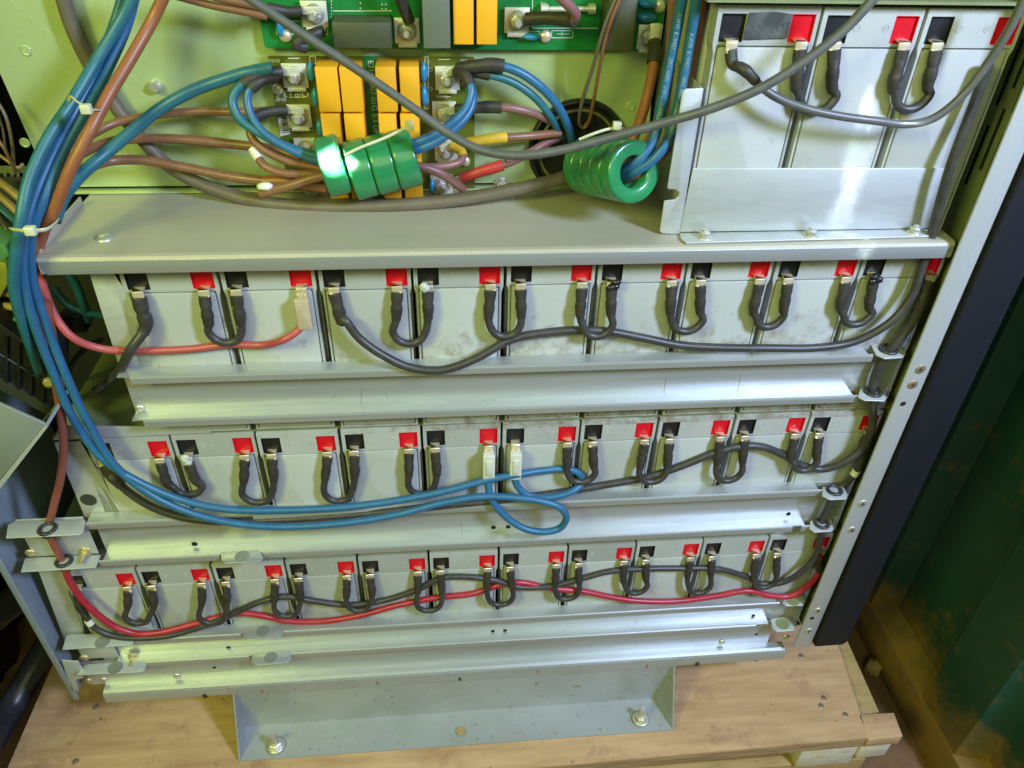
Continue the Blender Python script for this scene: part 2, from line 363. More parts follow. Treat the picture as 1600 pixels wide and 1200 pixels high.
# pallet
t = thing('wooden_pallet', 'wooden pallet with a worn plywood top under the cabinet', 'pallet', (220, 0, ZF))
PL = [atz(85, 1020, ZP), atz(8, 1203, ZP)]
pl_poly = [V((-244, 330, ZP)), V((-246, -52, ZP)), V((-247, -100, ZP)), atz(800, 1203, ZP) , atz(1356, 1153, ZP), atz(1312, 1016, ZP), V((697, 330, ZP))]
pl_poly[0] = V((pl_poly[1].x + .5, 330, ZP))
MB().prism(pl_poly, (0, 0, -3.2)).build('plywood_top', M['ply'], t)
ed = MB().prism([p + V((0, 0, -3.2)) for p in pl_poly], (0, 0, -14)); ed.build('plywood_core', M['ply_edge'], t)
q0, q1, q2, q3 = atz(1290, 1012, ZP - 9), atz(1318, 1005, ZP - 9), atz(1374, 1112, ZP - 9), atz(1339, 1118, ZP - 9)
MB().prism([V((q0.x, 200, ZP - 9)), V((q1.x + 14, 200, ZP - 9)), q2, q3], (0, 0, -22)).build('plank', M['plank'], t, bevel=1)
q = [atz(1341, 1116, ZP), atz(1397, 1113, ZP), atz(1411, 1150, ZP), atz(1357, 1156, ZP)]
MB().prism(q, (0, 0, -16)).build('corner_board', M['ply'], t, bevel=1.0)
MB().prism([q[3] + V((0, 3, -17)), q[2] + V((-4, 3, -17)), q[2] + V((-12, 40, -17)), q[3] + V((0, 40, -17))], (0, 0, -30)).build('block', M['whitewood'], t, bevel=1.5)
a0 = atz(1262, 1172, ZP - 18)
MB().box(a0.x - 4, a0.x + 62, a0.y + 2, a0.y + 80, ZP - 60, ZP - 17.6).build('block', M['whitewood'], t, bevel=1.5)
MB().box(-235, a0.x - 12, -60, 300, ZP - 60, ZP - 17.6).build('bearer', M['plank'], t, bevel=1)
MB().box(-240, 690, -70, 20, ZF + .5, ZP - 61).build('bottom_board', M['plank'], t, bevel=1)
for (x, y) in [(1252, 1025), (1287, 1091), (1283, 1103), (1321, 1117), (150, 1105), (118, 1190), (905, 1075)]:
    MB().lathe(atz(x, y, ZP), (0, 0, 1), [(0, 3.6), (.25, 3.3), (.3, .3)], 14).build('screw', M['rusty'], t)
# a lump of dirt on the floor by the wall
lm = MB(); c = atz(1362, 1046, ZF + 2); vs = []
bm = bmesh.new(); bmesh.ops.create_icosphere(bm, subdivisions=3, radius=11)
vs = [c + v.co * (1 + .25 * math.sin(v.co.x * .7 + 1) * math.cos(v.co.y * .6) + random.uniform(-.05, .05)) + V((0, 0, 5)) for v in bm.verts]
lm.add(vs, [[v.index for v in f.verts] for f in bm.faces], True); bm.free()
tag(lm.build('clod', M['plank']), 'lump of brown dirt on the floor between pallet and green wall', 'dirt')

# ------------------------------------------------------------------ CABINET
cab = thing('battery_cabinet', 'open grey steel cabinet frame holding four rows of batteries', 'cabinet', (220, 60, -480))
# back panel with the circuit boards
bp = MB(); pb = at(1010, 91, 91); 
bx0 = at(85, 300, 91).x
bp.prism([V((-66, 91, 25)), V((at(1003, 295, 91).x, 91, 25)), V((at(1018, 60, 91).x, 91, 320)), V((at(5, 130, 91).x, 91, 320)), V((at(12, 150, 91).x, 91, 110)), V((at(82, 300, 91).x, 91, 26))], (0, 1.5, 0))
bp.build('back_panel', M['panel'], cab)
fl = MB().box(-66, 394, 83, 92, 22.3, 23.6); fl.build('panel_foot', M['panel'], cab, bevel=.4)
fe = MB(); fe.prism([at(1003, 300, 90.5), at(1007, 300, 90.5), at(1022, 60, 90.5), at(1018, 60, 90.5)], (0, -4, 0)); fe.build('panel_flange', M['zinc'], cab, bevel=.5)
rv = [(41, 79), (39, 223), (245, 135), (985, 166), (160, 372)]
for (x, y) in rv[:2] + rv[3:4]:
    c = at(x, y, 91); MB().lathe(c, (0, -1, 0), [(0, 3.6), (.5, 3.5), (.9, 2.9), (.4, 2.2)], 18).build('rivet', M['panel'], cab)
c = at(244, 134, 91); MB().lathe(c, (0, -1, 0), [(0, 4.2), (4, 4.2), (5.5, 3.2)], 18).build('rivet', M['steel'], cab)
c = at(783, 287, 91); k = MB(); k.lathe(c, (0, -1, 0), [(0, 5.5), (1, 5.5)], 20); k.lathe(c + V((0, -1, 0)), (0, -1, 0), [(0, 4), (4, 4)], 6, smooth=False); k.cyl(c, c + V((0, -9, 0)), 1.8); k.build('bolt', M['steel'], cab, bevel=.2)
# round cable port
c = at(902, 232, 91); k = MB()
k.lathe(c + V((0, -.6, 0)), (0, -1, 0), [(0, 35), (.3, 35)], 40); k.build('port_hollow', M['void'], cab)
k = MB(); k.lathe(c, (0, -1, 0), [(0, 38), (3, 38), (5, 37), (5, 35), (2, 33.5), (.8, 33)], 44, cap0=False, cap1=False); k.build('port_bushing', M['black'], cab)
k = MB(); k.torus(c + V((0, -1.6, 0)), (0, 1, 0), 29.5, 1.3, 40, 8); k.build('port_rib', mat('ochre_bushing', (.16, .14, .05), .4), cab)
# interior behind / around
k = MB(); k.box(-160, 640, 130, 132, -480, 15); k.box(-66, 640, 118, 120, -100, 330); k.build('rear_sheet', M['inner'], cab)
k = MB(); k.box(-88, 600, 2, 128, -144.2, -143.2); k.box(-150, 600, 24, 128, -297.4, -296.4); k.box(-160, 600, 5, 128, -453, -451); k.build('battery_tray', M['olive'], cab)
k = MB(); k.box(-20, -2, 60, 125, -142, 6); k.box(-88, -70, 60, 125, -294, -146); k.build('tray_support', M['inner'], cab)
# shelf
SH = MB(); zs = 22.0
prof = [(92, zs), (-13, zs), (-15.6, zs - .8), (-16.5, zs - 3), (-16.5, 10), (-15.3, 10), (-15.3, zs - 3.2), (-12.5, zs - 1.5), (92, zs - 1.5)]
n = len(prof); x0, x1 = at(55, 402, -16).x, at(1493, 380, -16).x
SH.prism([V((x0, y, z)) for y, z in prof], (x1 - x0, 0, 0))
SH.build('shelf', M['shelf'], cab)
k = MB(); k.prism([V((x0 + .2, -17.1, 19.2)), V((x1 - .2, -17.1, 19.2)), V((x1 - 4, -17.1, 9.6)), V((x0 + 4, -17.1, 9.6))], (0, .55, 0)); k.build('shelf_lip', M['zincbar'], cab, bevel=.2)
k = MB(); k.box(x0 + .3, x0 + 1.5, -10, 66, zs + .01, zs + 6); k.build('shelf_upstand', M['shelf'], cab, bevel=.3)
c = atz(163, 372, zs); k = MB(); k.lathe(c, (0, 0, 1), [(0, 6.2), (1.2, 5.6), (2, 3.5), (2.2, 0.5)], 24); k.build('rivet', M['steel'], cab)
# left posts in front of the outermost batteries
def post(px, hole=None):
    k = MB(); k.prism([at(x, y, 0) for x, y in px], (0, 1.5, 0)); a = at(*px[1], 0); b = at(*px[2], 0)
    k.prism([a, b, b + V((0, 16, 0)), a + V((0, 16, 0))], (-1.4, 0, 0))
    o = k.build('post', M['zinc'], cab, bevel=.5)
    if hole:
        c = at(*hole, -.3); h = MB(); h.lathe(c, (0, -1, 0), [(0, 6.5), (.2, 6.5)], 26); h.build('post_hole', M['inner'], cab)
post([(138, 424), (176, 424), (222, 580), (188, 580)])
post([(84, 692), (126, 690), (172, 818), (136, 818)], (138, 781))
post([(60, 893), (93, 890), (135, 1000), (100, 1000)])
k = MB(); k.prism([at(82, 688, 0), at(330, 676, 0), at(330, 668, 0) + V((0, 0, 0)), at(98, 666, 0)], (0, 1, 0)); k.build('tray_lip', M['zinc'], cab)
# left side panel of the cabinet
k = MB(); k.box(-165.5, -164, -14, 128, -474, -150); k.box(-166.5, -160.5, -16, -13.5, -474, -150); k.build('side_panel', mat('bluish_zinc', (.30, .36, .40), .45, .3, (.26, .31, .35), 30), cab, bevel=.6)
k = MB(); k.prism([at(96, 1032, -16), at(122, 1034, -16), at(129, 1046, -16), at(130, 1060, -16), at(118, 1062, -16), at(123, 1080, -16), at(112, 1078, -16)], (0, 1.3, 0)); k.build('corner_lug', M['zinc'], cab, bevel=.3)
# right trim strip, dark side cover, vented side wall and column
k = MB(); k.box(581, 599, -23, -21, -452, 330); strip = k.build('trim_strip', M['strip'], cab, bevel=.4)
for (x, y, big) in [(1438, 577, 1), (1426, 601, 1), (1348, 787, 1), (1331, 828, 1), (1278, 954, 1), (1264, 986, 1)]:
    c = at(x, y, -23); k = MB(); k.lathe(c, (0, -1, 0), [(0, 4.3), (.35, 4.2), (.6, 3.6), (.62, .4)], 20)
    sc_ = k.build('screw', M['rusty'] if y < 700 else M['steel'], cab)
    k = MB(); k.box(c.x - 2.2, c.x + 2.2, c.y - .75, c.y - .62, c.z - .5, c.z + .5); k.box(c.x - .5, c.x + .5, c.y - .8, c.y - .62, c.z - 2.2, c.z + 2.2); k.build('screw_slot', M['inner'], sc_)
for (x, y) in [(1411, 631), (1269, 966)]:
    c = at(x, y, -23.2); MB().lathe(c, (0, -1, 0), [(0, 2.3), (.1, 2.3)], 16).build('strip_hole', M['void'], cab)
k = MB(); k.prism([V((602, -26, -449)), V((634, -26, -449)), V((638, -26, -444)), V((640, -26, 330)), V((602, -26, 330))], (0, 60, 0)); k.build('side_cover', M['navy'], cab, bevel=2.5, seg=3)
k = MB(); k.box(600.3, 601.5, -20.5, 118, -450, 330); k.build('side_wall', M['olive'], cab)
k = MB()
for j, yy in enumerate((-16, -8, 1, 10, 19)):
    z = 50 + (j % 2) * 14
    while z < 300:
        k.box(599.7, 600.2, yy, yy + 2.6, z, z + 42); z += 56
k.build('vent_slots', M['void'], cab)
k = MB(); k.box(586, 588, -12, 60, -452, -100); pass
# bracket holding the top batteries
k = MB()
k.prism([at(1083, 263, 1.5), at(1478, 263, 1.5), at(1462, 357, 1.5) , at(1062, 363, 1.5)], (0, 1.5, 0))
zb = 23.8
k.prism([V((at(1062, 361, 1.5).x, 1.49, zb)), V((at(1462, 357, 1.5).x, 1.49, zb)), atz(1462, 368, zb), atz(1072, 379, zb), atz(1064, 373, zb)], (0, 0, -1.4))
k.build('bracket_plate', M['zinc'], cab, bevel=.5)
for (x, y) in [(1100, 369), (1266, 366), (1428, 362)]:
    c = atz(x, y + 2, zb); k = MB(); k.lathe(c, (0, 0, 1), [(0, 5.2), (.9, 5.1), (1, 4.4)], 22); k.lathe(c + V((0, 0, 1)), (0, 0, 1), [(0, 3.9), (3.2, 3.9), (3.6, 3.2)], 6, smooth=False); k.cyl(c, c + V((0, 0, 6.2)), 1.9); k.build('bolt', M['steel'], cab, bevel=.25)
k = MB(); Yb = 2
k.prism([at(x, y, Yb) for x, y in [(1071, 139), (1098, 138), (1061, 366), (1034, 365), (1031, 361), (1038, 314), (1055, 312), (1061, 306), (1061, 300), (1055, 296), (1044, 296), (1043, 292), (1066, 145)]], (0, 1.4, 0))
a = at(1097, 138, Yb); b = at(1060, 366, Yb); k.prism([a, b, b + V((0, 70, 0)), a + V((0, 70, 0))], (1.2, 0, 0)); k.build('bracket_upright', M['zinc'], cab, bevel=.4)
k = MB(); k.box(394, 396, 70, 118, 20, 330); k.box(383, 600, 96, 98, 20, 330); k.build('partition', M['olive'], cab)
# a rail above the top batteries
k = MB(); a = at(1121, 7, 2); k.box(378, 600, -4, 60, 172.2, 174); k.build('top_rail', M['olive'], cab)

# bottom beam
def lipped_channel(k, x0, x1, zt, zb_, top, bot, yw=-1.6, yf=-13, lip=6.5, xw=589):
    th = 1.3
    k.box(x0, xw, yw, yw + th, zb_ + .01, zt - .01)
    k.box(x0, x1, yf + 1.5, yw + th, zt, zt + th); k.box(x0, x1, yf + 1.5, yw + th, zb_ - th, zb_)
    for (z, segs) in ((zt + th, top), (zb_, bot)):
        for (a0, a1) in segs:
            pr = [V((a0, yf + 1.49, z)), V((a0, yf + .4, z - .5)), V((a0, yf, z - 1.7)), V((a0, yf, z - lip)), V((a0, yf + 1.1, z - lip)), V((a0, yf + 1.1, z - 1.9)), V((a0, yf + 1.49, z - 1.3))]
            k.prism(pr, (a1 - a0, 0, 0))
def screw_head(parent, c, ax, r=4, m='steel', name='screw', slot=True):
    k = MB(); k.lathe(c, ax, [(0, r), (.8, r * .97), (1.6, r * .7), (1.9, r * .15)], 20); return k.build(name, M[m], parent)
def hexbolt(parent, c, ax, r=4.5, L_=6, m='passiv', name='bolt'):
    ax = V(ax).normalized(); c = V(c); k = MB()
    k.lathe(c, ax, [(0, r * 1.35), (.8, r * 1.33), (.9, r)], 22); k.lathe(c + ax * .9, ax, [(0, r), (r * .6, r), (r * .7, r * .85)], 6, smooth=False)
    k.lathe(c + ax * (.9 + r * .6), ax, [(0, r * .5), (L_ * .8, r * .5), (L_, r * .4)], 14)
    return k.build(name, M[m], parent)
bars = []
def make_bar(label, x0, x1, zt, zb_, top, bot):
    t = thing('retaining_bar', label, 'metal bar', ((x0 + x1) / 2, -6, zb_), 'channel bars across the battery rows')
    k = MB(); lipped_channel(k, x0, x1, zt, zb_, top, bot); k.build('channel', M['zincbar'], t)
    return t
X_ = lambda px, py: at(px, py, -13).x
xa1 = at(199, 605, -1.6).x
b1 = make_bar('highest channel bar, across the batteries just under the shelf', xa1, 551, -78, -117.5, [(X_(204, 596), X_(1361, 566))], [(X_(224, 660), X_(1342, 620))])
b2 = make_bar('middle channel bar, with the hanging blue cable loops in front', -82, 551, -226.5, -272, [(X_(133, 838), X_(325, 832)), (X_(400, 828), X_(1281, 782))], [(X_(158, 888), X_(345, 876)), (X_(412, 874), X_(1236, 832)), (X_(1250, 832), X_(1264, 830))])
b3 = make_bar('lowest channel bar, directly above the bottom beam', -112, 551, -388, -423, [(X_(210, 1008), X_(378, 1000)), (X_(445, 996), X_(1218, 945))], [(X_(232, 1046), X_(392, 1036)), (X_(456, 1030), X_(1178, 988))])
def end_bracket(bar, top, web, bot, gt, gb, open_=False):
    k = MB()
    ztop, zbot = top
    k.prism([V(p) for p in web['t']], (0, 0, 1.3)); k.prism([V(p) for p in web['b']], (0, 0, 1.3))
    xs = [p[0] for p in web['t']]
    k.prism([V((web['w'][0], -3.2, zbot + 1.31)), V((web['w'][1], -3.2, zbot + 1.31)), V((web['w'][1], -3.2, ztop - .01)), V((web['w'][0], -3.2, ztop - .01))], (0, 1.3, 0))
    k.build('end_bracket', M['zinc'], bar, bevel=.35)
def grommet(bar, c, r=7.5):
    c = V(c); k = MB(); k.lathe(c + V((0, 0, 1.3)), (0, 0, 1), [(0, r), (1.2, r), (2, r - .8), (2, r - 2.6), (1, r - 3), (-4.2, r - 3.1), (-4.3, r - 1.0), (-2.6, r - .6)], 28, cap0=False, cap1=False)
    g_ = k.build('grommet', M['grom'], bar)
    k = MB(); k.lathe(c + V((0, 0, -2)), (0, 0, 1), [(0, r - 3.1), (.1, r - 3.1)], 20); k.build('grommet_bore', M['void'], g_)
def hole(bar, c, r, ax=(0, -1, 0), m='inner', name='bar_hole', d=.25):
    MB().lathe(c, ax, [(0, r), (d, r)], 24).build(name, M[m], bar)
# left end of the middle bar
zt, zb_ = -226.5 + 1.6, -272 + .2
def left_end(bar, zt, zb_, pT, pB, w, gpx, hpx, bolts):
    k = MB(); k.prism([atz(x, y, zt) for x, y in pT], (0, 0, 1.2)); k.prism([atz(x, y, zb_) for x, y in pB], (0, 0, 1.2))
    k.box(w[0], w[1], -4.2, -3.0, zb_ + 1.2, zt); k.build('end_bracket', M['zinc'], bar, bevel=.3)
    for (x, y, kind) in bolts:
        c = at(x, y, -4.2)
        if kind == 's': screw_head(bar, c, (0, -1, 0), 4.6, 'passiv')
        else: hexbolt(bar, c, (0, -1, 0), 4.2, 9)
left_end(b2, -226, -273, [(13, 822), (24, 816), (134, 814), (131, 832), (124, 837), (10, 842)], [(40, 873), (158, 868), (150, 888), (33, 895)],
         (-142, -88), None, None, [(48, 864, 's'), (134, 862, 'b')])
grommet(b2, atz(75, 829, -226)); grommet(b2, atz(101, 879, -273))
left_end(b3, -387.5, -424.5, [(104, 994), (112, 992), (206, 990), (210, 1003), (204, 1009), (98, 1016)], [(131, 1040), (232, 1030), (226, 1048), (220, 1051), (120, 1056)],
         (-146, -112), None, None, [(132, 1028, 's'), (209, 1026, 'b')])
c = atz(160, 1003, -386); hole(b3, c, 6.6, (0, 0, 1), 'holeshade'); c = atz(180, 1043, -423); hole(b3, c, 7, (0, 0, 1), 'holeshade')
# right tabs of the bars with grommets
def right_tab(bar, z, pts, cpx, g=True):
    k = MB(); k.prism([atz(x, y, z) for x, y in pts], (0, 0, 1.2)); k.build('end_bracket', M['zinc'], bar, bevel=.3)
    c = atz(*cpx, z)
    if g: grommet(bar, c)
    else: hole(bar, c + V((0, 0, 1.3)), 7, (0, 0, 1), 'olive')
right_tab(b1, -77, [(1360, 540), (1402, 540), (1415, 554), (1410, 560), (1382, 562), (1368, 556)], (1387, 549))
right_tab(b1, -118, [(1344, 607), (1378, 607), (1385, 622), (1382, 628), (1350, 627), (1340, 622)], (1363, 615))
right_tab(b2, -226, [(1285, 762), (1316, 760), (1324, 774), (1322, 781), (1296, 782), (1284, 776)], (1303, 768))
right_tab(b2, -273, [(1266, 815), (1298, 812), (1303, 824), (1300, 831), (1272, 833), (1264, 827)], (1283, 820))
right_tab(b3, -387.5, [(1226, 935), (1252, 932), (1258, 940), (1254, 947), (1228, 948), (1222, 943)], (1238, 939), False)
right_tab(b3, -424.5, [(1204, 968), (1230, 964), (1243, 976), (1240, 986), (1214, 988), (1206, 982)], (1222, 976), False)
# holes and screws on the bars
screw_head(b1, at(219, 638, -1.6), (0, -1, 0), 3.6)
for (x, y, b, r) in [(304, 850, b2, 2.6), (771, 824, b2, 2.2), (794, 823, b2, 2.2), (1232, 803, b2, 2.2), (1157, 817, b2, 1.6), (757 + 13, 986, b3, 2), (789, 985, b3, 2), (357, 1012, b3, 2.2), (1177, 962, b3, 2)]:
    hole(b, at(x, y, -1.6), r, (0, -1, 0), 'void')
def hole_tab(bar, z, pts, c, r=6.3):
    k = MB(); k.prism([atz(x, y, z) for x, y in pts], (0, 0, 1.35)); k.build('hole_tab', M['zincbar'], bar, bevel=.3)
    hole(bar, atz(c[0], c[1], z + 1.35), r, (0, 0, 1), 'holeshade', name='bar_hole', d=.15)
hole_tab(b2, -273.2, [(345, 864), (405, 860), (412, 873), (406, 879), (352, 882), (346, 876)], (378, 869))
hole_tab(b3, -424.2, [(394, 1022), (452, 1017), (456, 1029), (449, 1037), (400, 1041), (393, 1036)], (423, 1027))
hole_tab(b3, -388, [(382, 980), (440, 974), (443, 990), (436, 998), (388, 1001), (380, 996)], (411, 986))
for (bar, ls) in ((b1, [((566, 608), (563, 640)), ((602, 612), (606, 622)), ((1041, 588), (1037, 622)), ((1157, 585), (1152, 612)), ((520, 622), (525, 617))]), (b2, [((721, 818), (722, 846)), ((1010, 826), (1011, 832))]), (b3, [((571, 1000), (571, 1018)), ((622, 992), (621, 1012)), ((722, 984), (723, 1006)), ((993, 966), (992, 990))])):
    for (p0, p1) in ls:
        a = at(p0[0], p0[1], -1.65); b = at(p1[0], p1[1], -1.65); m_ = a.lerp(b, .5) + V((random.uniform(-.5, .5), 0, 0)); q = MB()
        for (u, v) in ((a, m_), (m_, b)):
            e = V((.18, 0, 0)); q.prism([u - e, u + e, v + e, v - e], (0, -.06, 0))
        q.build('pen_mark', M['gbox'], bar)
for (p0, p1) in (((16, 0), (124, 88)), ((196, 113), (322, 194)), ((95, 106), (127, 125)), ((196, 134), (368, 216)), ((330, 180), (382, 192))):
    a = at(p0[0], p0[1], 90.95); b = at(p1[0], p1[1], 90.95); e = V((0, 0, .28)); MB().prism([a - e, b - e, b + e, a + e], (0, -.08, 0)).build('scratch', M['tin'], cab)
# bottom beam
k = MB()
bz = -466; xa, xb_ = at(155, 1075, -16).x, at(1232, 1005, -16).x
k.box(-150, 562, -5, -3.6, bz, -428)
k.prism([V((xa, -5, bz)), V((xa, -12, bz - .2)), V((xa, -15, bz - 1.5)), V((xa, -16.5, bz - 4)), V((xa, -16.8, bz - 15)), V((xa, -15.6, bz - 15)), V((xa, -15.2, bz - 4.5)), V((xa, -5, bz - 2))], (xb_ - xa, 0, 0))
k.box(-150, 562, -3.6, 120, bz - 2, bz - .5)
k.build('bottom_beam', M['zincbar'], cab)
for (x, y, r, m) in [(138, 1064, 4.2, 'passiv'), (163, 1062, 3.8, 'steel'), (277, 1056, 4, 'steel'), (1128, 1003, 3.6, 'steel'), (1228, 995, 4, 'steel')]:
    screw_head(cab, at(x, y, -5), (0, -1, 0), r, m)
for (x, y) in [(465, 1051), (560, 1045), (1182, 991), (335, 1043)]:
    hole(cab, at(x, y, -5), 1.7, (0, -1, 0), 'void', name='beam_hole')
for (x, y, m) in [(320, 1084, 'black'), (1089, 1034, 'black'), (718, 1057, 'black'), (590, 1063, 'rusty'), (840, 1045, 'rusty'), (1010, 1037, 'rusty'), (410, 1076, 'rusty')]:
    c = at(x, y, -15) + V((0, 0, -3)); k = MB(); k.lathe(c + V((0, 0, 5)), (0, 0, -1), [(0, 3), (5, 3), (7, 2.2), (7.5, .5)], 14); k.build('screw', M[m], cab)
c = atz(1180, 1018, -486); k = MB(); k.lathe(c, (0, 0, -1), [(0, 8), (8, 7)], 22); k.build('foot', M['black'], cab)

# foot bracket
k = MB()
zt = -474; yb = -13
A0, A1 = at(359, 1078, -15.5), at(1059, 1030, -15.5)
J0, J1 = V((-11, -12.5, ZP + 2)), atz(1022, 1091, ZP + 2)
F0, F1 = atz(373, 1189, ZP + 2), atz(1053, 1140, ZP + 2)
J0.y = J1.y
B0, B1 = V((A0.x + 1, -12.5, -478)), V((A1.x - 1, -12.5, -478))
k.prism([B0, B1, J1, J0], (0, 1.8, 0))
k.prism([J0 + V((.1, -.02, .01)), J1 + V((-.1, -.02, .01)), F1 + V((-.1, 0, .01)), F0 + V((.1, 0, .01))], (0, 0, -1.75))
k.prism([B0 + V((.05, -.05, -.05)), J0 + V((.05, -.05, .05)), F0 + V((.05, .05, .05))], (1.6, 0, 0)); k.prism([B1 + V((-.05, -.05, -.05)), J1 + V((-.05, -.05, .05)), F1 + V((-.05, .05, .05))], (-1.6, 0, 0))
k.prism([V((A0.x, -17.6, -467)), V((A1.x, -17.6, -467)), V((A1.x, -17.6, -481)), V((A0.x, -17.6, -481))], (0, 1, 0))
k.build('foot_bracket', mat('foot_sheet', (.41, .43, .42), .45, .35, (.35, .365, .35), 14, bump=.1, col3=(.24, .18, .11), n3=120, lo3=.60, hi3=.70), cab)
for (x, y) in [(431, 1158), (1001, 1116)]:
    c = atz(x, y + 7, ZP + 3.8); k = MB(); k.lathe(c, (0, 0, 1), [(0, 9.5), (1.6, 9.4), (1.7, 7.5)], 26); k.lathe(c + V((0, 0, 1.7)), (0, 0, 1), [(0, 6.8), (4.6, 6.8), (5.2, 5.8)], 6, smooth=False)
    k.lathe(c, (0, 0, 1), [(5, 3.6), (19, 3.6), (20, 2.9)], 18); k.build('anchor_bolt', M['steel'], cab)
c = atz(720, 1142, ZP + 4); hole(cab, c, 5, (0, 0, 1), 'plank', name='bracket_hole')

# ------------------------------------------------------------------ BATTERIES
ZT = [at(1286, 9, 4).z, 8.0, -144.5, -299.0]; Y0R = 4.0; X0R = at(1121, 8, 4).x
def battery_proto():
    t = thing('battery', 'x', 'battery', (0, 0, 0), 'grey sealed batteries')
    case = MB().box(.6, 64.4, 13, 96, .5, 149.5); case.build('case', M['batt'], t, bevel=1)
    lid = MB()
    # lower part of the lid (narrower) with a recess for the cover plate
    xs = [1.9, 3.4, 61.6, 63.1]
    lid.box(1.9, 3.4, 0, 13, 1.5, 127.9); lid.box(61.6, 63.1, 0, 13, 1.5, 127.9); lid.box(3.4, 61.6, 2.2, 13, 1.5, 127.9)
    lid.box(3.4, 61.6, 0, 2.2, 1.5, 3)
    # terminal strip with two pockets
    for (a, b, c, d) in [(.6, 64.4, 146, 150.6), (.6, 64.4, 128, 130), (.6, 3.5, 130, 146), (18.5, 47, 130, 146), (62, 64.4, 130, 146)]:
        lid.box(a, b, 0, 13, c, d)
    # little taper between both
    lid.prism([V((.6, 0, 128)), V((1.9, 0, 128)), V((1.9, 0, 123))], (0, 13, 0)); lid.prism([V((64.4, 0, 128)), V((63.1, 0, 128)), V((63.1, 0, 123))], (0, 13, 0))
    lo = lid.build('lid', M['batt'], t)
    rr = roundrect(.6, 64.4, 126, 150.6, 1.6, 0)
    cp = MB(); cp.prism(roundrect(4.3, 60.7, 3.8, 126.9, 2.6, -.35), (0, 3, 0)); cp.build('cover_plate', M['batt'], lo, bevel=.35)
    mk = MB(); mk.torus((23.5, -.05, 139), (0, 1, 0), 2, .22, 20, 6); mk.box(22.4, 24.6, -.2, .1, 138.8, 139.2)
    mk.torus((42, -.05, 139), (0, 1, 0), 2, .22, 20, 6); mk.box(40.9, 43.1, -.2, .1, 138.8, 139.2); mk.box(41.8, 42.2, -.2, .1, 137.9, 140.1); mk.build('polarity_mark', M['batt'], lo)
    for (a, b, m, nm) in [(3.5, 18.5, 'pblk', 'black terminal pocket'), (47, 62, 'pred', 'red terminal pocket')]:
        p = MB(); y1 = 1.7
        p.box(a, b, y1, y1 + 1, 130, 146); p.box(a + .02, a + .5, .1, y1, 130, 146); p.box(b - .5, b - .02, .1, y1, 130, 146); p.box(a + .5, b - .5, .1, y1, 130.02, 130.5); p.box(a + .5, b - .5, .1, y1, 145.5, 145.98)
        p.build('terminal_pocket', M[m], lo, label=nm)
    return t
proto = battery_proto()
def copy_thing(src, loc, label):
    r = src.copy(); COL.objects.link(r); r.location = V(loc) * MM; r['label'] = label
    for ch in src.children:
        c = ch.copy(); COL.objects.link(c); c.parent = r
        for g in ch.children:
            d = g.copy(); COL.objects.link(d); d.parent = c
    return r
ORD = ['first', 'second', 'third', 'fourth', 'fifth', 'sixth', 'seventh', 'eighth', 'ninth', 'tenth', 'eleventh']
ROWS = [(0, X0R + .5, 66, 3, 'in the short top row above the shelf'), (1, 0.5, 66, 9, 'in the dusty row right under the shelf'),
        (2, -65.5, 66, 10, 'in the row with the blue cables'), (3, -131.5, 66, 11, 'in the bottom row behind the red cable')]
XB = {}
extra = {(0, 0): 'grey battery with a smeared black band across its top, leftmost above the shelf',
         (0, 1): 'clean grey battery between the two others above the shelf', (0, 2): 'clean grey battery at the right end above the shelf, half in green shade',
         (1, 1): 'grey battery whose red terminal carries the lone red cable under the shelf',
         (1, 5): 'grey battery with rusty brown dirt streak beside its left gap, under the shelf',
         (2, 4): 'grey battery with a milky white connector on its red terminal', (2, 5): 'grey battery with a milky white connector on its black terminal'}
first = True
for (r, x0, p, n, wh) in ROWS:
    for i in range(n):
        x = x0 + p * i
        if (r, i) in extra: lab = extra[(r, i)]
        elif i == 0: lab = 'leftmost grey battery ' + wh
        elif i == n - 1: lab = 'rightmost grey battery ' + wh
        else: lab = ORD[i] + ' grey battery from the left ' + wh
        loc = (x + random.uniform(-.3, .3), random.uniform(-.6, .6) + (Y0R if r == 0 else 0), ZT[r] - 151 + random.uniform(-.5, .5))
        if first: proto.location = V(loc) * MM; proto['label'] = lab; first = False
        else: copy_thing(proto, loc, lab)
# black smear on the first top battery
xq = X0R; zq = ZT[0]; k = MB(); k.prism([V((xq + 19.2, 3.0, zq - 19)), V((xq + 46.8, 3.0, zq - 18)), V((xq + 47, 3.0, zq - 4.5)), V((xq + 36, 3.0, zq - 3.4)), V((xq + 20, 3.0, zq - 4))], (0, .5, 0)); k.torus((xq + 26, 2.95, zq - 12), (0, 1, 0), 2.2, .2, 20, 6); k.torus((xq + 41, 2.95, zq - 12), (0, 1, 0), 2.2, .2, 20, 6)
tag(k.build('tape_patch', mat('black_smear', (.05, .055, .05), .45, 0, (.11, .12, .11), 90)), 'black tape patch between the terminals of the leftmost top battery', 'tape')

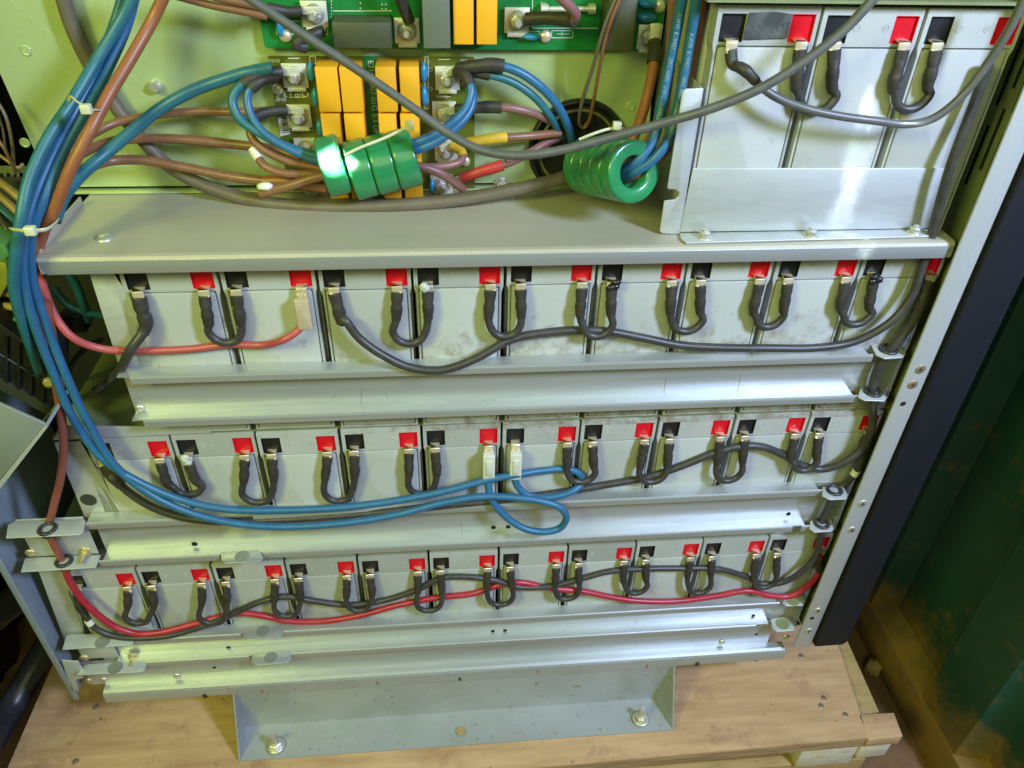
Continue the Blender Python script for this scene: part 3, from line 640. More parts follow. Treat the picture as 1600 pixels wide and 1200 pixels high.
# ------------------------------------------------------------------ CABLES
def tab_metal(k, x, zt, tilt=0, y0=1.75):
    """bent spade connector: out of the pocket, then down the front"""
    w = 3.7; o = YO(zt)
    k.box(x - w, x + w, o - 3.6, o + y0, zt - 19.6, zt - 18.7)
    k.prism([V((x - w, o - 3.6, zt - 18.7)), V((x - w, o - 4.9, zt - 19.6)), V((x - w, o - 5.4, zt - 25.8)), V((x - w, o - 4.4, zt - 25.8)), V((x - w, o - 3.8, zt - 19.6))], (2 * w, 0, 0))
    for s in (-1, 1): k.tube([(x + s * (w - 1.3), o - 5.3, zt - 23.6), (x + s * (w - 1.3), o - 5.3, zt - 26)], 1.2, 8)
def YO(zt): return Y0R if zt > 100 else 0.0
SLP = [(0, 4.25, .55), (4, 4.35, .6), (7.5, 4.1, .75), (10, 3.5, 1), (12.5, 4.1, .95), (16, 4.25, .95), (19, 3.8, 1), (23, 3.55, 1), (24, 3.4, 1)]
def sleeve_mesh(k, path, rc, prof=SLP, L_=24, jit=.18):
    al = arclen(path); pts = []; rs = []; fl = []
    for h, r, f in prof:
        h = h * L_ / 24; i = 0
        while i < len(al) - 2 and al[i + 1] < h: i += 1
        t = (h - al[i]) / max(1e-6, al[i + 1] - al[i]); pts.append(path[i].lerp(path[i + 1], min(1, t))); rs.append(max(rc + .15, r * rc / 2.9 + random.uniform(-jit, jit))); fl.append(f)
    q = spline(pts, 1.2); al2 = arclen(q); al1 = arclen(pts); R2 = []; F2 = []
    for a in al2:
        i = 0
        while i < len(al1) - 2 and al1[i + 1] < a: i += 1
        t = min(1, max(0, (a - al1[i]) / max(1e-6, al1[i + 1] - al1[i]))); t = t * t * (3 - 2 * t)
        R2.append(rs[i] + (rs[i + 1] - rs[i]) * t); F2.append(fl[i] + (fl[i + 1] - fl[i]) * t)
    k.tube(q, R2, 14, flat=F2)
def blob(k, c, r, n=2, amp=.3):
    bm = bmesh.new(); bmesh.ops.create_icosphere(bm, subdivisions=n, radius=1)
    k.add([V(c) + V((v.co.x * r[0], v.co.y * r[1], v.co.z * r[2])) * (1 + random.uniform(-amp, amp)) for v in bm.verts], [[v.index for v in f.verts] for f in bm.faces], True); bm.free()
def xb(r, b):  # x of the gap right of battery column b-1 (b = 0 is the gap left of the shelf row's first battery)
    return X0R + 66 * b if r == 0 else 66.0 * b
JY = {(2, 5): -8.5, (2, 6): -9.0, (2, 7): -8.5, (2, 8): -9.0, (1, 5): -9.0, (1, 4): -8.0}
def jumper(r, b, ux, uy, label, crust=None, rc=2.9):
    Xb = xb(r, b); zt = ZT[r]; xl, xr = Xb - 10.8, Xb + 10.8
    yu = JY.get((r, b), -8.6 if r == 3 else -6.0) + YO(zt)
    B = at(ux, uy, yu); zb_ = B.z + rc; sx = B.x - Xb
    t = thing('jumper_cable', label, 'cable', (Xb, -6, zb_), 'short jumper cables linking neighbouring batteries')
    o = YO(zt); yy = yu + .4; ym = o - 5.6
    if r == 3: rc = 2.7
    ol, orr = random.uniform(-1.2, .3), random.uniform(-.3, 1.2)
    sl, sr = xl + sx * .45 - .5 + ol, xr + sx * .45 + .5 + orr
    hw = 11.6 + random.uniform(-.7, .7)
    path = spline([V((xl, o - 4.9, zt - 23.5)), V((xl + (sl - xl) * .35, o - 5.4, zt - 32)), V((sl, (ym + yy) / 2, zt - 46)), V((Xb + sx - hw, yy, zb_ + 10)), V((Xb + sx - hw * .62, yy - .3, zb_ + 2.4)), V((Xb + sx, yy - .4, zb_)), V((Xb + sx + hw * .62, yy - .3, zb_ + 2.4)),
                   V((Xb + sx + hw, yy, zb_ + 10)), V((sr, (ym + yy) / 2, zt - 46)), V((xr + (sr - xr) * .35, o - 5.4, zt - 32)), V((xr, o - 4.9, zt - 23.5))], 1.6)
    MB().tube(path, rc, 12).build('wire', M['cable'], t)
    for side, pth, x in ((0, path, xl), (1, path[::-1], xr)):
        k = MB(); sleeve_mesh(k, pth, rc, L_=24 + random.uniform(-2, 2)); k.build('heat_shrink', M['sleeve'], t)
        k = MB(); tab_metal(k, x, zt); k.build('terminal', M['gold'], t, bevel=.25)
        if crust and crust[0] == side:
            k = MB()
            for _ in range(5): blob(k, (x + random.uniform(-3, 3), -5.6 + random.uniform(-.8, .8), zt - 18.5 - random.uniform(0, 5)), (3.2, 2.4, 2.8), 2, .22)
            k.build('corrosion' if crust[1] == 'crust' else 'tape', M[crust[1]], t)
    return t
def J(r, lst):
    for (b, ux, uy, lab, cr) in lst: jumper(r, b, ux, uy, lab, cr)
T0 = ' above the shelf'
J(0, [(1, 1270, 182, 'left one of the two charcoal jumpers above the shelf, crossed by a grey cable', None), (2, 1416, 178, 'right one of the two charcoal jumpers above the shelf, wide open loop', None)])
W1 = 'charcoal jumper in the row under the shelf, '
J(1, [(1, 357, 541, W1 + 'leftmost, its loop touching the red cable', None), (3, 641, 542, W1 + 'with white corrosion crust on its right terminal', (1, 'crust')),
      (4, 789, 531, W1 + 'just right of the crusted one', None), (5, 932, 531, W1 + 'loop over the cable, taped right terminal', (1, 'tape')),
      (6, 1070, 523, W1 + 'the first right of the grey cable crossing', None), (7, 1197, 516, W1 + 'second from the right', None), (8, 1333, 512, W1 + 'rightmost, taped right terminal', (1, 'tape'))])
W2 = 'charcoal jumper in the blue-cable row, '
J(2, [(0, 298, 777, W2 + 'leftmost, with white crust on a terminal', (1, 'crust')), (1, 406, 789, W2 + 'second from the left', None), (2, 531, 787, W2 + 'third from the left', None),
      (3, 660, 776, W2 + 'just left of the two milky connectors', None), (5, 907, 757, W2 + 'in front of the blue cable loop', None), (6, 1017, 757, W2 + 'charcoal cable through its loop bottom', None),
      (7, 1135, 755, W2 + 'second from the right', None), (8, 1253, 739, W2 + 'rightmost', None)])
W3 = 'charcoal jumper in the bottom row, '
N3 = ['leftmost', 'second from the left', 'third from the left', 'fourth from the left', 'fifth from the left', 'fifth from the right', 'fourth from the right', 'third from the right', 'second from the right', 'rightmost']
B3 = [(220, 977), (336, 977), (451, 966), (562, 957), (671, 957), (782, 948), (885, 939), (992, 930), (1090, 930), (1191, 921)]
J(3, [(i - 1, x, y, W3 + N3[i], None) for i, (x, y) in enumerate(B3)])

def run(pts): return [at(p[0], p[1], p[2] if p[2] <= 40 else 40 + (p[2] - 40) * .84) for p in pts]
def cable(name, label, pts, wpx, m, cat='cable', group=None, step=2.6, ends=(), parts=(), n=14, pre=None, post=None):
    P = run(pts)
    if pre: P = [V(p) for p in pre] + P
    if post: P = P + [V(p) for p in post]
    path = spline(P, step); mid = path[len(path) // 2]; r = wpx / 2 * mmpx(mid)
    lo = min(path, key=lambda p: p.z)
    if not parts and not ends:
        o = MB().tube(path, r, n).build(name, M[m]); tag(o, label, cat, group); return o, path, r
    t = thing(name, label, cat, lo, group)
    MB().tube(path, r, n).build('wire', M[m], t)
    return t, path, r
def piece(t, path, s0, s1, r, m, name, n=14):
    al = arclen(path); q = [p for p, a in zip(path, al) if s0 <= a <= s1]
    if len(q) < 2: return
    return MB().tube(q, r, n).build(name, M[m], t)
def tend(r, i, side):   # battery row, battery index, side -> terminal x
    x0 = ROWS[r][1] + ROWS[r][2] * i
    return x0 + (11 if side == 'b' else 54.5)
def start(r, i, side, dx=0):
    x = tend(r, i, side); zt = ZT[r]; o = YO(zt); return x, zt, [V((x, o - 4.9, zt - 23.5)), V((x + dx * .4, o - 5.6, zt - 32)), V((x + dx, o - 6.5, zt - 46))]
def endfit(t, path, x, zt, rc, rev=False, m='sleeve', L_=24, crust=None):
    p = path[::-1] if rev else path
    k = MB(); sleeve_mesh(k, p, rc, L_=L_); k.build('heat_shrink', M[m], t)
    k = MB(); tab_metal(k, x, zt); k.build('terminal', M['gold'], t, bevel=.25)
G = 'long power cables in the cabinet'
# A grey-black cable from the top row's first battery
x, zt, pre = start(0, 0, 'b', 6)
t, p, r = cable('power_cable', 'charcoal cable from the black-banded top battery, sagging then rising out of view', [(1190, 136, -10), (1215, 153, -12), (1260, 170, -16), (1310, 181, -18), (1370, 189, -18), (1420, 194, -18), (1460, 184, -20), (1505, 148, -22), (1548, 92, -24), (1580, 40, -26), (1604, -10, -26)], 13, 'greycable', parts=1, pre=[pre[0], pre[1], at(1162, 108, -9)])
endfit(t, p, x, zt, r, L_=30)
# B long grey cable in front of everything
cable('grey_cable', 'long grey cable strung diagonally across the upper half of the photo', [(372, -14, 30), (420, 18, 30), (480, 58, 28), (560, 110, 24), (640, 165, 18), (700, 208, 12), (750, 234, 6), (810, 243, 0), (880, 234, -4), (960, 213, -8), (1040, 191, -14), (1110, 170, -22), (1190, 137, -28), (1262, 92, -30), (1322, 44, -30), (1372, -10, -30)], 14, 'greycable')
# C row under the shelf: from third battery to the right and up through the shelf
x, zt, pre = start(1, 2, 'b', 3)
t, p, r = cable('power_cable', 'charcoal cable sagging along the row under the shelf, then rising at far right', [(537, 498, -10), (562, 529, -12), (600, 556, -14), (640, 574, -15), (690, 578, -15), (740, 562, -13), (800, 530, -7), (850, 520, -5), (900, 516, -4.2), (950, 518, -4.2), (1000, 527, -5), (1060, 539, -7), (1120, 543, -9), (1200, 544, -12), (1280, 543, -12), (1340, 532, -12), (1395, 500, -13), (1425, 462, -11), (1438, 425, -9), (1450, 390, -8), (1465, 330, -9), (1485, 260, -9), (1515, 180, -6), (1545, 100, -4)], 13, 'cable', parts=1, pre=pre)
endfit(t, p, x, zt, r)
# D from right end of that row through the grommets to the left end of the row below
x, zt, pre = start(1, 8, 'r', -3)
t, p, r = cable('power_cable', 'charcoal cable along the blue-cable row, coming through the two upper right grommets', [(1432, 492, -9), (1408, 527, -9), (1388, 549, -8), (1372, 575, -9), (1364, 600, -9), (1362, 616, -9), (1364, 648, -9), (1361, 672, -10), (1345, 702, -11), (1320, 722, -11), (1285, 733, -6), (1248, 725, -4.2), (1222, 710, -4.2), (1190, 698, -4), (1160, 697, -4), (1120, 706, -4), (1080, 722, -4), (1040, 737, -4), (1010, 746, -4), (960, 755, -4.2), (900, 765, -5), (850, 773, -8), (780, 781, -11), (700, 789, -12), (600, 800, -12), (500, 808, -12), (420, 813, -12), (350, 815, -12), (290, 809, -12), (240, 793, -11), (200, 768, -10), (175, 744, -9)], 12, 'cable', parts=1, pre=pre[:2], post=[V((-63.5 + 11 + 2, -7.8, ZT[2] - 33)), V((-65.5 + 11, -4.9, ZT[2] - 23.5))])
endfit(t, p, x, zt, r); endfit(t, p, -65.5 + 11, ZT[2], r, rev=True)
# E from the right end of the blue-cable row through two grommets to the bottom row
x, zt, pre = start(2, 9, 'r', -4)
t, p, r = cable('power_cable', 'charcoal cable with white markers, running along the bottom row above the red one', [(1343, 727, -8), (1325, 752, -8), (1305, 769, -8), (1294, 792, -9), (1286, 808, -9), (1283, 822, -9), (1281, 845, -9), (1272, 872, -10), (1250, 895, -11), (1222, 910, -8), (1190, 912, -4.4), (1165, 901, -4.2), (1120, 889, -4), (1060, 888, -4), (1000, 889, -4), (950, 893, -4), (905, 905, -4.6), (860, 916, -5.4), (810, 917, -5.4), (770, 906, -4.6), (725, 901, -4), (690, 903, -4), (655, 920, -4), (600, 938, -4), (545, 945, -4), (490, 939, -4), (445, 932, -4), (405, 941, -5.5), (360, 961, -6.5), (315, 979, -9), (265, 993, -11), (215, 997, -12), (175, 993, -12), (148, 981, -11), (132, 958, -9)], 9.5, 'cable', parts=1, pre=pre[:2], post=[V((-131.5 + 11 - 1, -8, ZT[3] - 34)), V((-131.5 + 11, -4.9, ZT[3] - 23.5))])
endfit(t, p, x, zt, r); endfit(t, p, -131.5 + 11, ZT[3], r, rev=True)
def marker(t, path, px, r, m='white', L_=9):
    c = min(range(len(path)), key=lambda i: (path[i] - at(px[0], px[1], path[i].y)).length); al = arclen(path); piece(t, path, al[c] - L_ / 2, al[c] + L_ / 2, r + .7, m, 'marker_sleeve')
marker(t, p, (1334, 740), r); marker(t, p, (141, 973), r)
# F red cable down the left, through grommets, along the bottom row
x, zt = tend(3, 10, 'r'), ZT[3]
cable('brown_cable', 'shade-coloured drop of the red cable hanging at the far left, threaded through two grommets', [(72, 470, -14), (82, 530, -14), (88, 600, -13), (96, 650, -12), (99, 700, -11), (94, 750, -10), (83, 795, -9), (76, 829, -8), (84, 850, -9), (92, 865, -9), (99, 880, -9), (102, 890, -9)], 12.5, 'red_shaded')  # same red cable as the next one, its shade put into the colour
t, p, r = cable('red_cable', 'long red cable along the whole bottom row, from the lower left grommet', [(101, 886, -9), (108, 905, -9), (125, 932, -11), (150, 958, -13), (182, 980, -14), (215, 990, -14), (250, 988, -13), (295, 977, -9), (335, 966, -4), (375, 958, -3.8), (410, 962, -4), (450, 970, -4.2), (500, 971, -5), (560, 962, -5), (620, 946, -4.2), (680, 934, -3.8), (740, 927, -3.8), (780, 914, -3.8), (810, 910, -3.8), (860, 919, -3.8), (910, 924, -3.8), (960, 934, -5), (1000, 939, -6), (1060, 939, -6), (1120, 931, -5.5), (1170, 923, -6), (1200, 930, -8), (1235, 931, -9), (1262, 915, -9), (1280, 893, -8)], 9.8, 'red', parts=1, post=[V((x - 1, -7, zt - 34)), V((x, -4.9, zt - 23.5))])
endfit(t, p, x, zt, r, rev=True)
# G red cable to the second battery under the shelf
x, zt = tend(1, 1, 'r'), ZT[1]
t, p, r = cable('red_cable', 'faded red cable leaving the left bundle and ending in a milky sleeve under the shelf', [(118, 240, 8), (100, 290, -2), (80, 340, -8), (66, 375, -6), (60, 410, -4), (70, 455, -8), (88, 497, -12), (115, 528, -14), (160, 545, -8), (225, 548, -4.5), (300, 545, -4), (360, 538, -4), (410, 539, -5), (445, 530, -12), (468, 514, -8), (473, 500, -7.3)], 12, 'orangered', parts=1, post=[V((x, -7.3, zt - 46)), V((x, -7.3, zt - 42))])
k = MB(); tab_metal(k, x, zt); k.build('terminal', M['gold'], t, bevel=.25)
k = MB(); k.prism(roundrect(x - 5.2, x + 5.2, zt - 50, zt - 25.5, 1.2, -10.5), (0, 6, 0)); k.build('milky_sleeve', M['clear2'], t, bevel=.8)
# H short cable at far left of that row
x, zt, pre = start(1, 0, 'b', -.5)
t, p, r = cable('power_cable', 'short charcoal cable dropping from the leftmost battery under the shelf', [(205, 545, -13), (190, 574, -6), (172, 595, 12), (150, 610, 40)], 15, 'cable', parts=1, pre=pre)
endfit(t, p, x, zt, r, L_=28)
# I two blue cables to the milky connectors
x1, z1 = tend(2, 4, 'r'), ZT[2]; x2 = tend(2, 5, 'b')
bl = [(196, -20, 60), (178, 40, 55), (150, 110, 40), (115, 180, 20), (84, 240, 6), (56, 305, -10), (38, 365, -22), (36, 430, -24), (52, 500, -22), (82, 580, -18), (118, 660, -15)]
t, p, r = cable('blue_cable', 'blue cable ending in a long flat loop at the right milky connector', bl + [(160, 716, -16), (215, 752, -18), (290, 783, -19), (360, 796, -19), (440, 797, -18), (530, 793, -18), (620, 782, -16), (700, 766, -14), (760, 750, -11), (805, 742, -10), (850, 735, -6), (886, 733, -4), (906, 741, -4), (909, 754, -5.5), (895, 767, -11), (860, 777, -14), (828, 775, -13), (809, 760, -11)], 12, 'blue', parts=1, post=[V((x2 - .5, -9, z1 - 49)), V((x2, -8.8, z1 - 40))])
k = MB(); text_on_tube(k, 'AWM E32071 VW-1 600V', 5, p, 30, r, -.8); k.build('cable_print', M['print'], t)
def milky(t, x, zt):
    k = MB(); tab_metal(k, x, zt); k.build('terminal', M['gold'], t, bevel=.25)
    k = MB(); k.prism(roundrect(x - 5, x + 5, zt - 52, zt - 24, 1.2, -12.5), (0, 7, 0)); k.box(x - 2.6, x + 2.6, -13.2, -12.2, zt - 45, zt - 29); k.build('milky_sleeve', M['clear'], t, bevel=.7)
milky(t, x2, z1)
bl2 = [(214, -20, 62), (198, 40, 56), (170, 105, 42), (135, 172, 22), (98, 240, 6), (72, 305, -10), (50, 365, -18), (50, 430, -18), (72, 505, -17), (104, 588, -15), (140, 664, -13)]
t, p, r = cable('blue_cable', 'lower blue cable ending in a hanging teardrop loop at the left milky connector', bl2 + [(180, 728, -17), (235, 772, -20), (300, 802, -22), (370, 818, -22), (440, 823, -22), (530, 818, -22), (620, 804, -20), (690, 786, -18), (750, 776, -17), (800, 777, -18), (845, 783, -20), (875, 793, -22), (885, 808, -23), (875, 825, -23), (850, 831, -23), (820, 826, -22), (790, 807, -19), (768, 780, -15), (763, 758, -12)], 12, 'blue', parts=1, post=[V((x1, -9, z1 - 49)), V((x1, -8.8, z1 - 40))])
milky(t, x1, z1)
# ------------------------------------------------------------------ left bundle
GB = 'cables of the bundle at upper left'
cable('teal_cable', 'teal cable on the outer left side of the upper left bundle', [(213, -15, 50), (190, 30, 48), (150, 96, 36), (112, 160, 18), (76, 215, 2), (46, 280, -14), (33, 340, -26), (24, 400, -30), (22, 450, -28), (34, 500, -22), (55, 560, -8), (75, 620, 30)], 18, 'teal', group=GB)
t, p, r = cable('orange_cable', 'orange-brown cable on the right side of the upper left bundle', [(262, -20, 50), (240, 28, 48), (205, 90, 32), (168, 152, 12), (138, 210, -4), (108, 270, -12), (84, 330, -12), (58, 380, -8), (48, 420, -8), (60, 470, -6), (80, 530, 4), (94, 600, 20)], 18, 'orange', group=GB)
cable('thick_blue_cable', 'blue-grey cable curving from the bundle up to the top left stud of the lower board', [(85, 345, -4), (98, 310, 10), (125, 275, 30), (165, 240, 50), (205, 206, 62), (250, 170, 70), (300, 142, 74), (350, 124, 74), (392, 112, 72), (425, 106, 74)], 19, 'teal')
# brown cables across the back panel
GW = 'brown cables reaching the lower circuit board'
cable('brown_cable', 'highest brown cable at left, running to the second stud of the lower board', [(118, 228, 30), (140, 212, 55), (180, 192, 74), (240, 180, 82), (310, 174, 84), (370, 175, 80), (420, 173, 78)], 13, 'brown', group=GW)
cable('brown_cable', 'middle brown cable at left, entering behind the white marked cable', [(95, 262, 20), (130, 238, 50), (170, 222, 72), (225, 216, 80), (300, 219, 82), (370, 226, 80), (420, 232, 74), (470, 246, 64)], 15, 'brown', group=GW)
cable('brown_cable', 'lowest brown cable at left, ending in a salmon sleeve by the ferrites', [(100, 300, 14), (130, 268, 40), (170, 252, 66), (220, 250, 74), (290, 262, 74), (350, 274, 70), (410, 282, 64), (460, 285, 58)], 15, 'brown', group=GW)
cable('old_cable', 'thick old brown-grey cable hanging behind the bundle and sagging under the lower board', [(94, -20, 92), (112, 40, 92), (140, 100, 92), (180, 165, 92), (220, 215, 90), (262, 258, 86), (320, 290, 78), (400, 314, 66), (500, 324, 56), (600, 322, 52), (700, 314, 54), (780, 301, 58), (850, 286, 62), (910, 268, 70)], 21, 'dkgrey')

def tie(label, pts, w, head=None, r=1.3):
    t = thing('cable_tie', label, 'cable tie', at(*pts[0]))
    path = spline(run(pts), 1.5); MB().tube(path, w * mmpx(path[0]) / 2, 8, flat=[.45] * len(path)).build('strap', M['tie'], t)
    if head:
        c = at(*head); s = 3.0; k = MB(); k.box(c.x - s, c.x + s, c.y - 2.5, c.y + 2, c.z - s * .9, c.z + s * .9); k.build('tie_head', M['tie'], t, bevel=.6)
tie('pale cable tie round the upper part of the left bundle', [(108, 158, 10), (112, 152, 2), (122, 160, -6), (140, 170, -10), (153, 172, 0), (156, 178, 14)], 7, (135, 170, -10))
tie('pale cable tie round the left bundle beside the shelf corner', [(17, 358, -20), (22, 359, -38), (45, 361, -46), (70, 359, -44), (85, 350, -30), (90, 344, -10)], 8, (48, 360, -47))

# ------------------------------------------------------------------ CIRCUIT BOARDS
def stud(board, c, s=9, lug=None, red=False):
    """tinned L plate, washer, nut and stud; c = point on board front"""
    c = V(c); k = MB(); k.box(c.x - s, c.x + s, c.y - 4, c.y - 2.6, c.z - s * .95, c.z + s * .95); k.box(c.x - s * .75, c.x + s * .75, c.y - 4, c.y - 2.6, c.z - s * 1.25, c.z - s * .95)
    k.box(c.x - s * .75, c.x + s * .75, c.y - 2.6, c.y, c.z + s * .6, c.z + s * .9)
    pl_ = k.build('terminal_plate', M['tin'], board, bevel=.3)
    k = MB(); y = c.y - 4; k.lathe((c.x, y, c.z), (0, -1, 0), [(0, 6.6), (.8, 6.5), (.9, 5.4), (1.6, 5.4)], 24); k.lathe((c.x, y - 1.6, c.z), (0, -1, 0), [(0, 4.8), (3.2, 4.8), (3.7, 4)], 6, smooth=False); k.lathe((c.x, y - 4, c.z), (0, -1, 0), [(0, 2.6), (6.5, 2.6), (7.2, 2)], 16)
    k.build('stud_nut', M['steel'], board)
def relay(board, px, Yf, Yb, m='relay', name='relay', bev=.5):
    x0, y0, x1, y1 = px; a = at(x0, y0, Yf); b = at(x1, y1, Yf); c = at(x1, y0, Yf); d = at(x0, y1, Yf)
    MB().box((a.x + d.x) / 2, (c.x + b.x) / 2, Yf, Yb, b.z, a.z).build(name, M[m], board, bevel=bev)
def disc(board, px, Y, rx, rz):
    c = at(px[0], px[1], Y); k = MB(); bm = bmesh.new(); bmesh.ops.create_uvsphere(bm, u_segments=18, v_segments=12, radius=1)
    k.add([c + V((v.co.x * rx, v.co.y * 4.0, v.co.z * rz)) for v in bm.verts], [[v.index for v in f.verts] for f in bm.faces], True); bm.free(); k.build('disc_capacitor', M['disc'], board)
def ptext(board, *a, **kw):
    k = MB(); text_on(k, *a, **kw); k.build('printed_text', M['silk'], board)
def prect(board, *a):
    k = MB(); rect(k, *a); k.build('printed_frame', M['silk'], board)
def line(k, p0, p1, Y, w=.5):
    a = at(p0[0], p0[1], Y); b = at(p1[0], p1[1], Y); d = (b - a).normalized(); n = V((0, -1, 0)).cross(d) * w / 2
    k.prism([a + n, b + n, b - n, a - n], (0, -.12, 0))
def rect(k, x0, y0, x1, y1, Y): 
    line(k, (x0, y0), (x1, y0), Y); line(k, (x1, y0), (x1, y1), Y); line(k, (x1, y1), (x0, y1), Y); line(k, (x0, y1), (x0, y0), Y)
YB = 84
# upper board
a = at(413, 73, YB); b = at(1031, 79, YB); t1 = thing('circuit_board', 'bright green upper circuit board with grey and orange modules', 'circuit board', (a.x + 60, YB, a.z))
k = MB(); k.prism(roundrect(a.x, b.x, b.z, 260, 2.5, YB), (0, 1.6, 0)); k.build('board', M['pcb'], t1)
relay(t1, (520, 35, 611, 76), 60, YB, 'dbox', 'module'); relay(t1, (660, -30, 703, 76), 58, YB, 'gbox', 'module'); relay(t1, (708, -30, 740, 70), 62, YB); relay(t1, (745, -30, 777, 70), 62, YB)
relay(t1, (950, -12, 993, 80), 58, YB, 'dbox', 'module')
for (x, y) in [(492, 20), (636, 46), (807, 30), (1013, 56)]: stud(t1, at(x, y, YB), 8.5)
for (px, rx, rz) in [((437, 42), 2.5, 6), ((830, 57), 6.5, 2.6), ((1012, 6), 6.5, 3), ((1010, 27), 6.5, 3.2)]: disc(t1, px, YB - 3, rx, rz)
for (x, y) in [(446, 56), (852, 57), (1030, 10)]:
    c = at(x, y, YB); k = MB(); k.lathe(c, (0, -1, 0), [(0, 4.2), (1.2, 4.1), (2.4, 3), (2.6, .4)], 20); k.build('screw', M['gold'], t1)
k = MB(); Ys = YB - .1
prect(t1, 432, 33, 512, 53, Ys); line(k, (520, 17), (612, 17), Ys); prect(t1, 810, 49, 843, 60, Ys); prect(t1, 862, 48, 895, 59, Ys); line(k, (832, -5), (832, 43), Ys); line(k, (832, 44), (934, 44), Ys); line(k, (938, 44), (944, 0), Ys);
q = MB(); line(q, (640, 25), (640, 22), Ys); line(q, (637, 23.5), (643, 23.5), Ys); q.build('printed_mark', M['silk'], t1)
q = MB(); line(q, (870, 53), (890, 53), Ys, .4); line(q, (878, 50), (878, 56), Ys, .4); q.build('printed_mark', M['silk'], t1)
for i in range(6): line(k, (517, 2 + 5 * i), (518.5, 2 + 5 * i), Ys, .8)
for (x, y) in [(562, 5), (562, 13), (596, 7), (602, 7), (596, 14), (602, 14)]: line(k, (x, y), (x + 2, y), Ys, .9)
k.build('silkscreen', M['silk'], t1)
k = MB(); a = at(845, 14, YB - 5); b = at(930, 14, YB - 5); k.cyl(a, b, 1.6); k.cyl(a, a + V((5, 0, 0)), 3.0, 8); k.cyl(b - V((5, 0, 0)), b, 3.0, 8); k.box(a.x, a.x + 4, a.y, YB, a.z - 3, a.z + 3); k.box(b.x - 4, b.x, a.y, YB, a.z - 3, a.z + 3); k.build('fuse', M['tin'], t1)
# lower board
a = at(418, 88, YB); b = at(741, 306, YB)
t2 = thing('circuit_board', 'olive lower circuit board with eight orange relays and stud terminals', 'circuit board', ((a.x + b.x) / 2, YB, b.z))
k = MB(); k.prism(roundrect(a.x, at(741, 88, YB).x, max(b.z, 21.5), a.z, 1, YB), (0, 1.6, 0)); k.build('board', M['pcb2'], t2)
a = at(567, 88, YB - .05); b = at(588, 306, YB - .05); k = MB(); k.box(a.x, at(586, 88, YB).x, YB - .12, YB - .03, b.z, a.z); k.build('solder_mask_band', M['pcb'], t2)
YR = 62
for px in [(494, 104, 531, 176), (531.5, 104, 567, 176), (587, 104, 621, 176), (624, 104, 657, 176), (503, 178, 535, 246), (539, 178, 572, 246), (592, 178, 622, 246), (625.5, 178, 657.5, 246), (512, 248, 543, 311), (546, 248, 579, 311), (597, 248, 627, 311), (630, 248, 661, 311)]:
    relay(t2, (px[0] + 1.3, px[1] + .8, px[2] - 1.3, px[3] - .8), YR, YB)
for (x, y) in [(462, 114), (468, 177), (480, 228), (494, 287), (699, 118), (694, 172), (697, 230), (690, 284)]: stud(t2, at(x, y + 2, YB), 8.5)
for (px, rx, rz) in [((486, 112), 2.6, 6.5), ((493, 152), 2.6, 6.5), ((500, 200), 2.6, 6), ((662, 113), 2.6, 7), ((663, 150), 2.6, 7), ((675, 291), 2.4, 6)]: disc(t2, px, YB - 4, rx, rz)
c = at(434, 139, YB); k = MB(); k.lathe(c, (0, -1, 0), [(0, 3.8), (1.2, 3.7), (2.2, 2.8), (2.4, .4)], 20); k.build('screw', M['gold'], t2)
c = at(727, 252, YB); k = MB(); k.lathe(c, (0, -1, 0), [(0, 3.8), (1.2, 3.7), (2.2, 2.8), (2.4, .4)], 20); k.build('screw', M['gold'], t2)
k = MB(); Ys = YB - .1
dn = V((0, 0, -1)); lf = V((-1, 0, 0))
ptext(t2, 'E216-2007-01G 3/3 OP EMI', 5.4, at(575, 94, YB), (0, 0, -1), (1, 0, 0), lift=.3)
ptext(t2, 'O/P L3', 6.2, at(482, 142, YB), (-1, 0, 0), (0, 0, -1), lift=.3)
ptext(t2, 'O', 5, at(480, 129, YB), (-1, 0, 0), (0, 0, -1), lift=.3)
for s, (x, y) in (('BAR6', (437, 92)), ('BAR7', (447, 153)), ('BAR5', (476, 197)), ('BAR4', (699, 148)), ('(N)', (730, 92)), ('C15', (676, 136)), ('C18', (676, 106))): ptext(t2, s, 3.4, at(x, y, YB), (-1, 0, 0), (0, 0, -1), lift=.3)
ptext(t2, 'P/N', 3.6, at(430, 146, YB), (0, 0, -1), (1, 0, 0), lift=.3)
prect(t2, 484, 88, 493, 100, Ys); line(k, (450, 91), (468, 91), Ys); line(k, (452, 152), (476, 152), Ys); line(k, (685, 93), (703, 93), Ys); line(k, (686, 151), (704, 151), Ys); prect(t2, 664, 89, 669, 170, Ys); line(k, (471, 203), (490, 203), Ys)
k.build('silkscreen', M['silk'], t2)
k = MB(); a = at(436, 182, YB); k.prism([at(434, 183, YB), at(450, 181, YB), at(454, 209, YB), at(438, 213, YB)], (0, -.2, 0)); k.build('barcode_label', M['white'], t2)
k = MB()
for i in range(8): line(k, (440 + .3 * i, 185 + 3.2 * i), (450 + .3 * i, 183.5 + 3.2 * i), YB - .25, .5 + .5 * (i % 3 == 0))
k.build('barcode_bars', M['black'], t2)

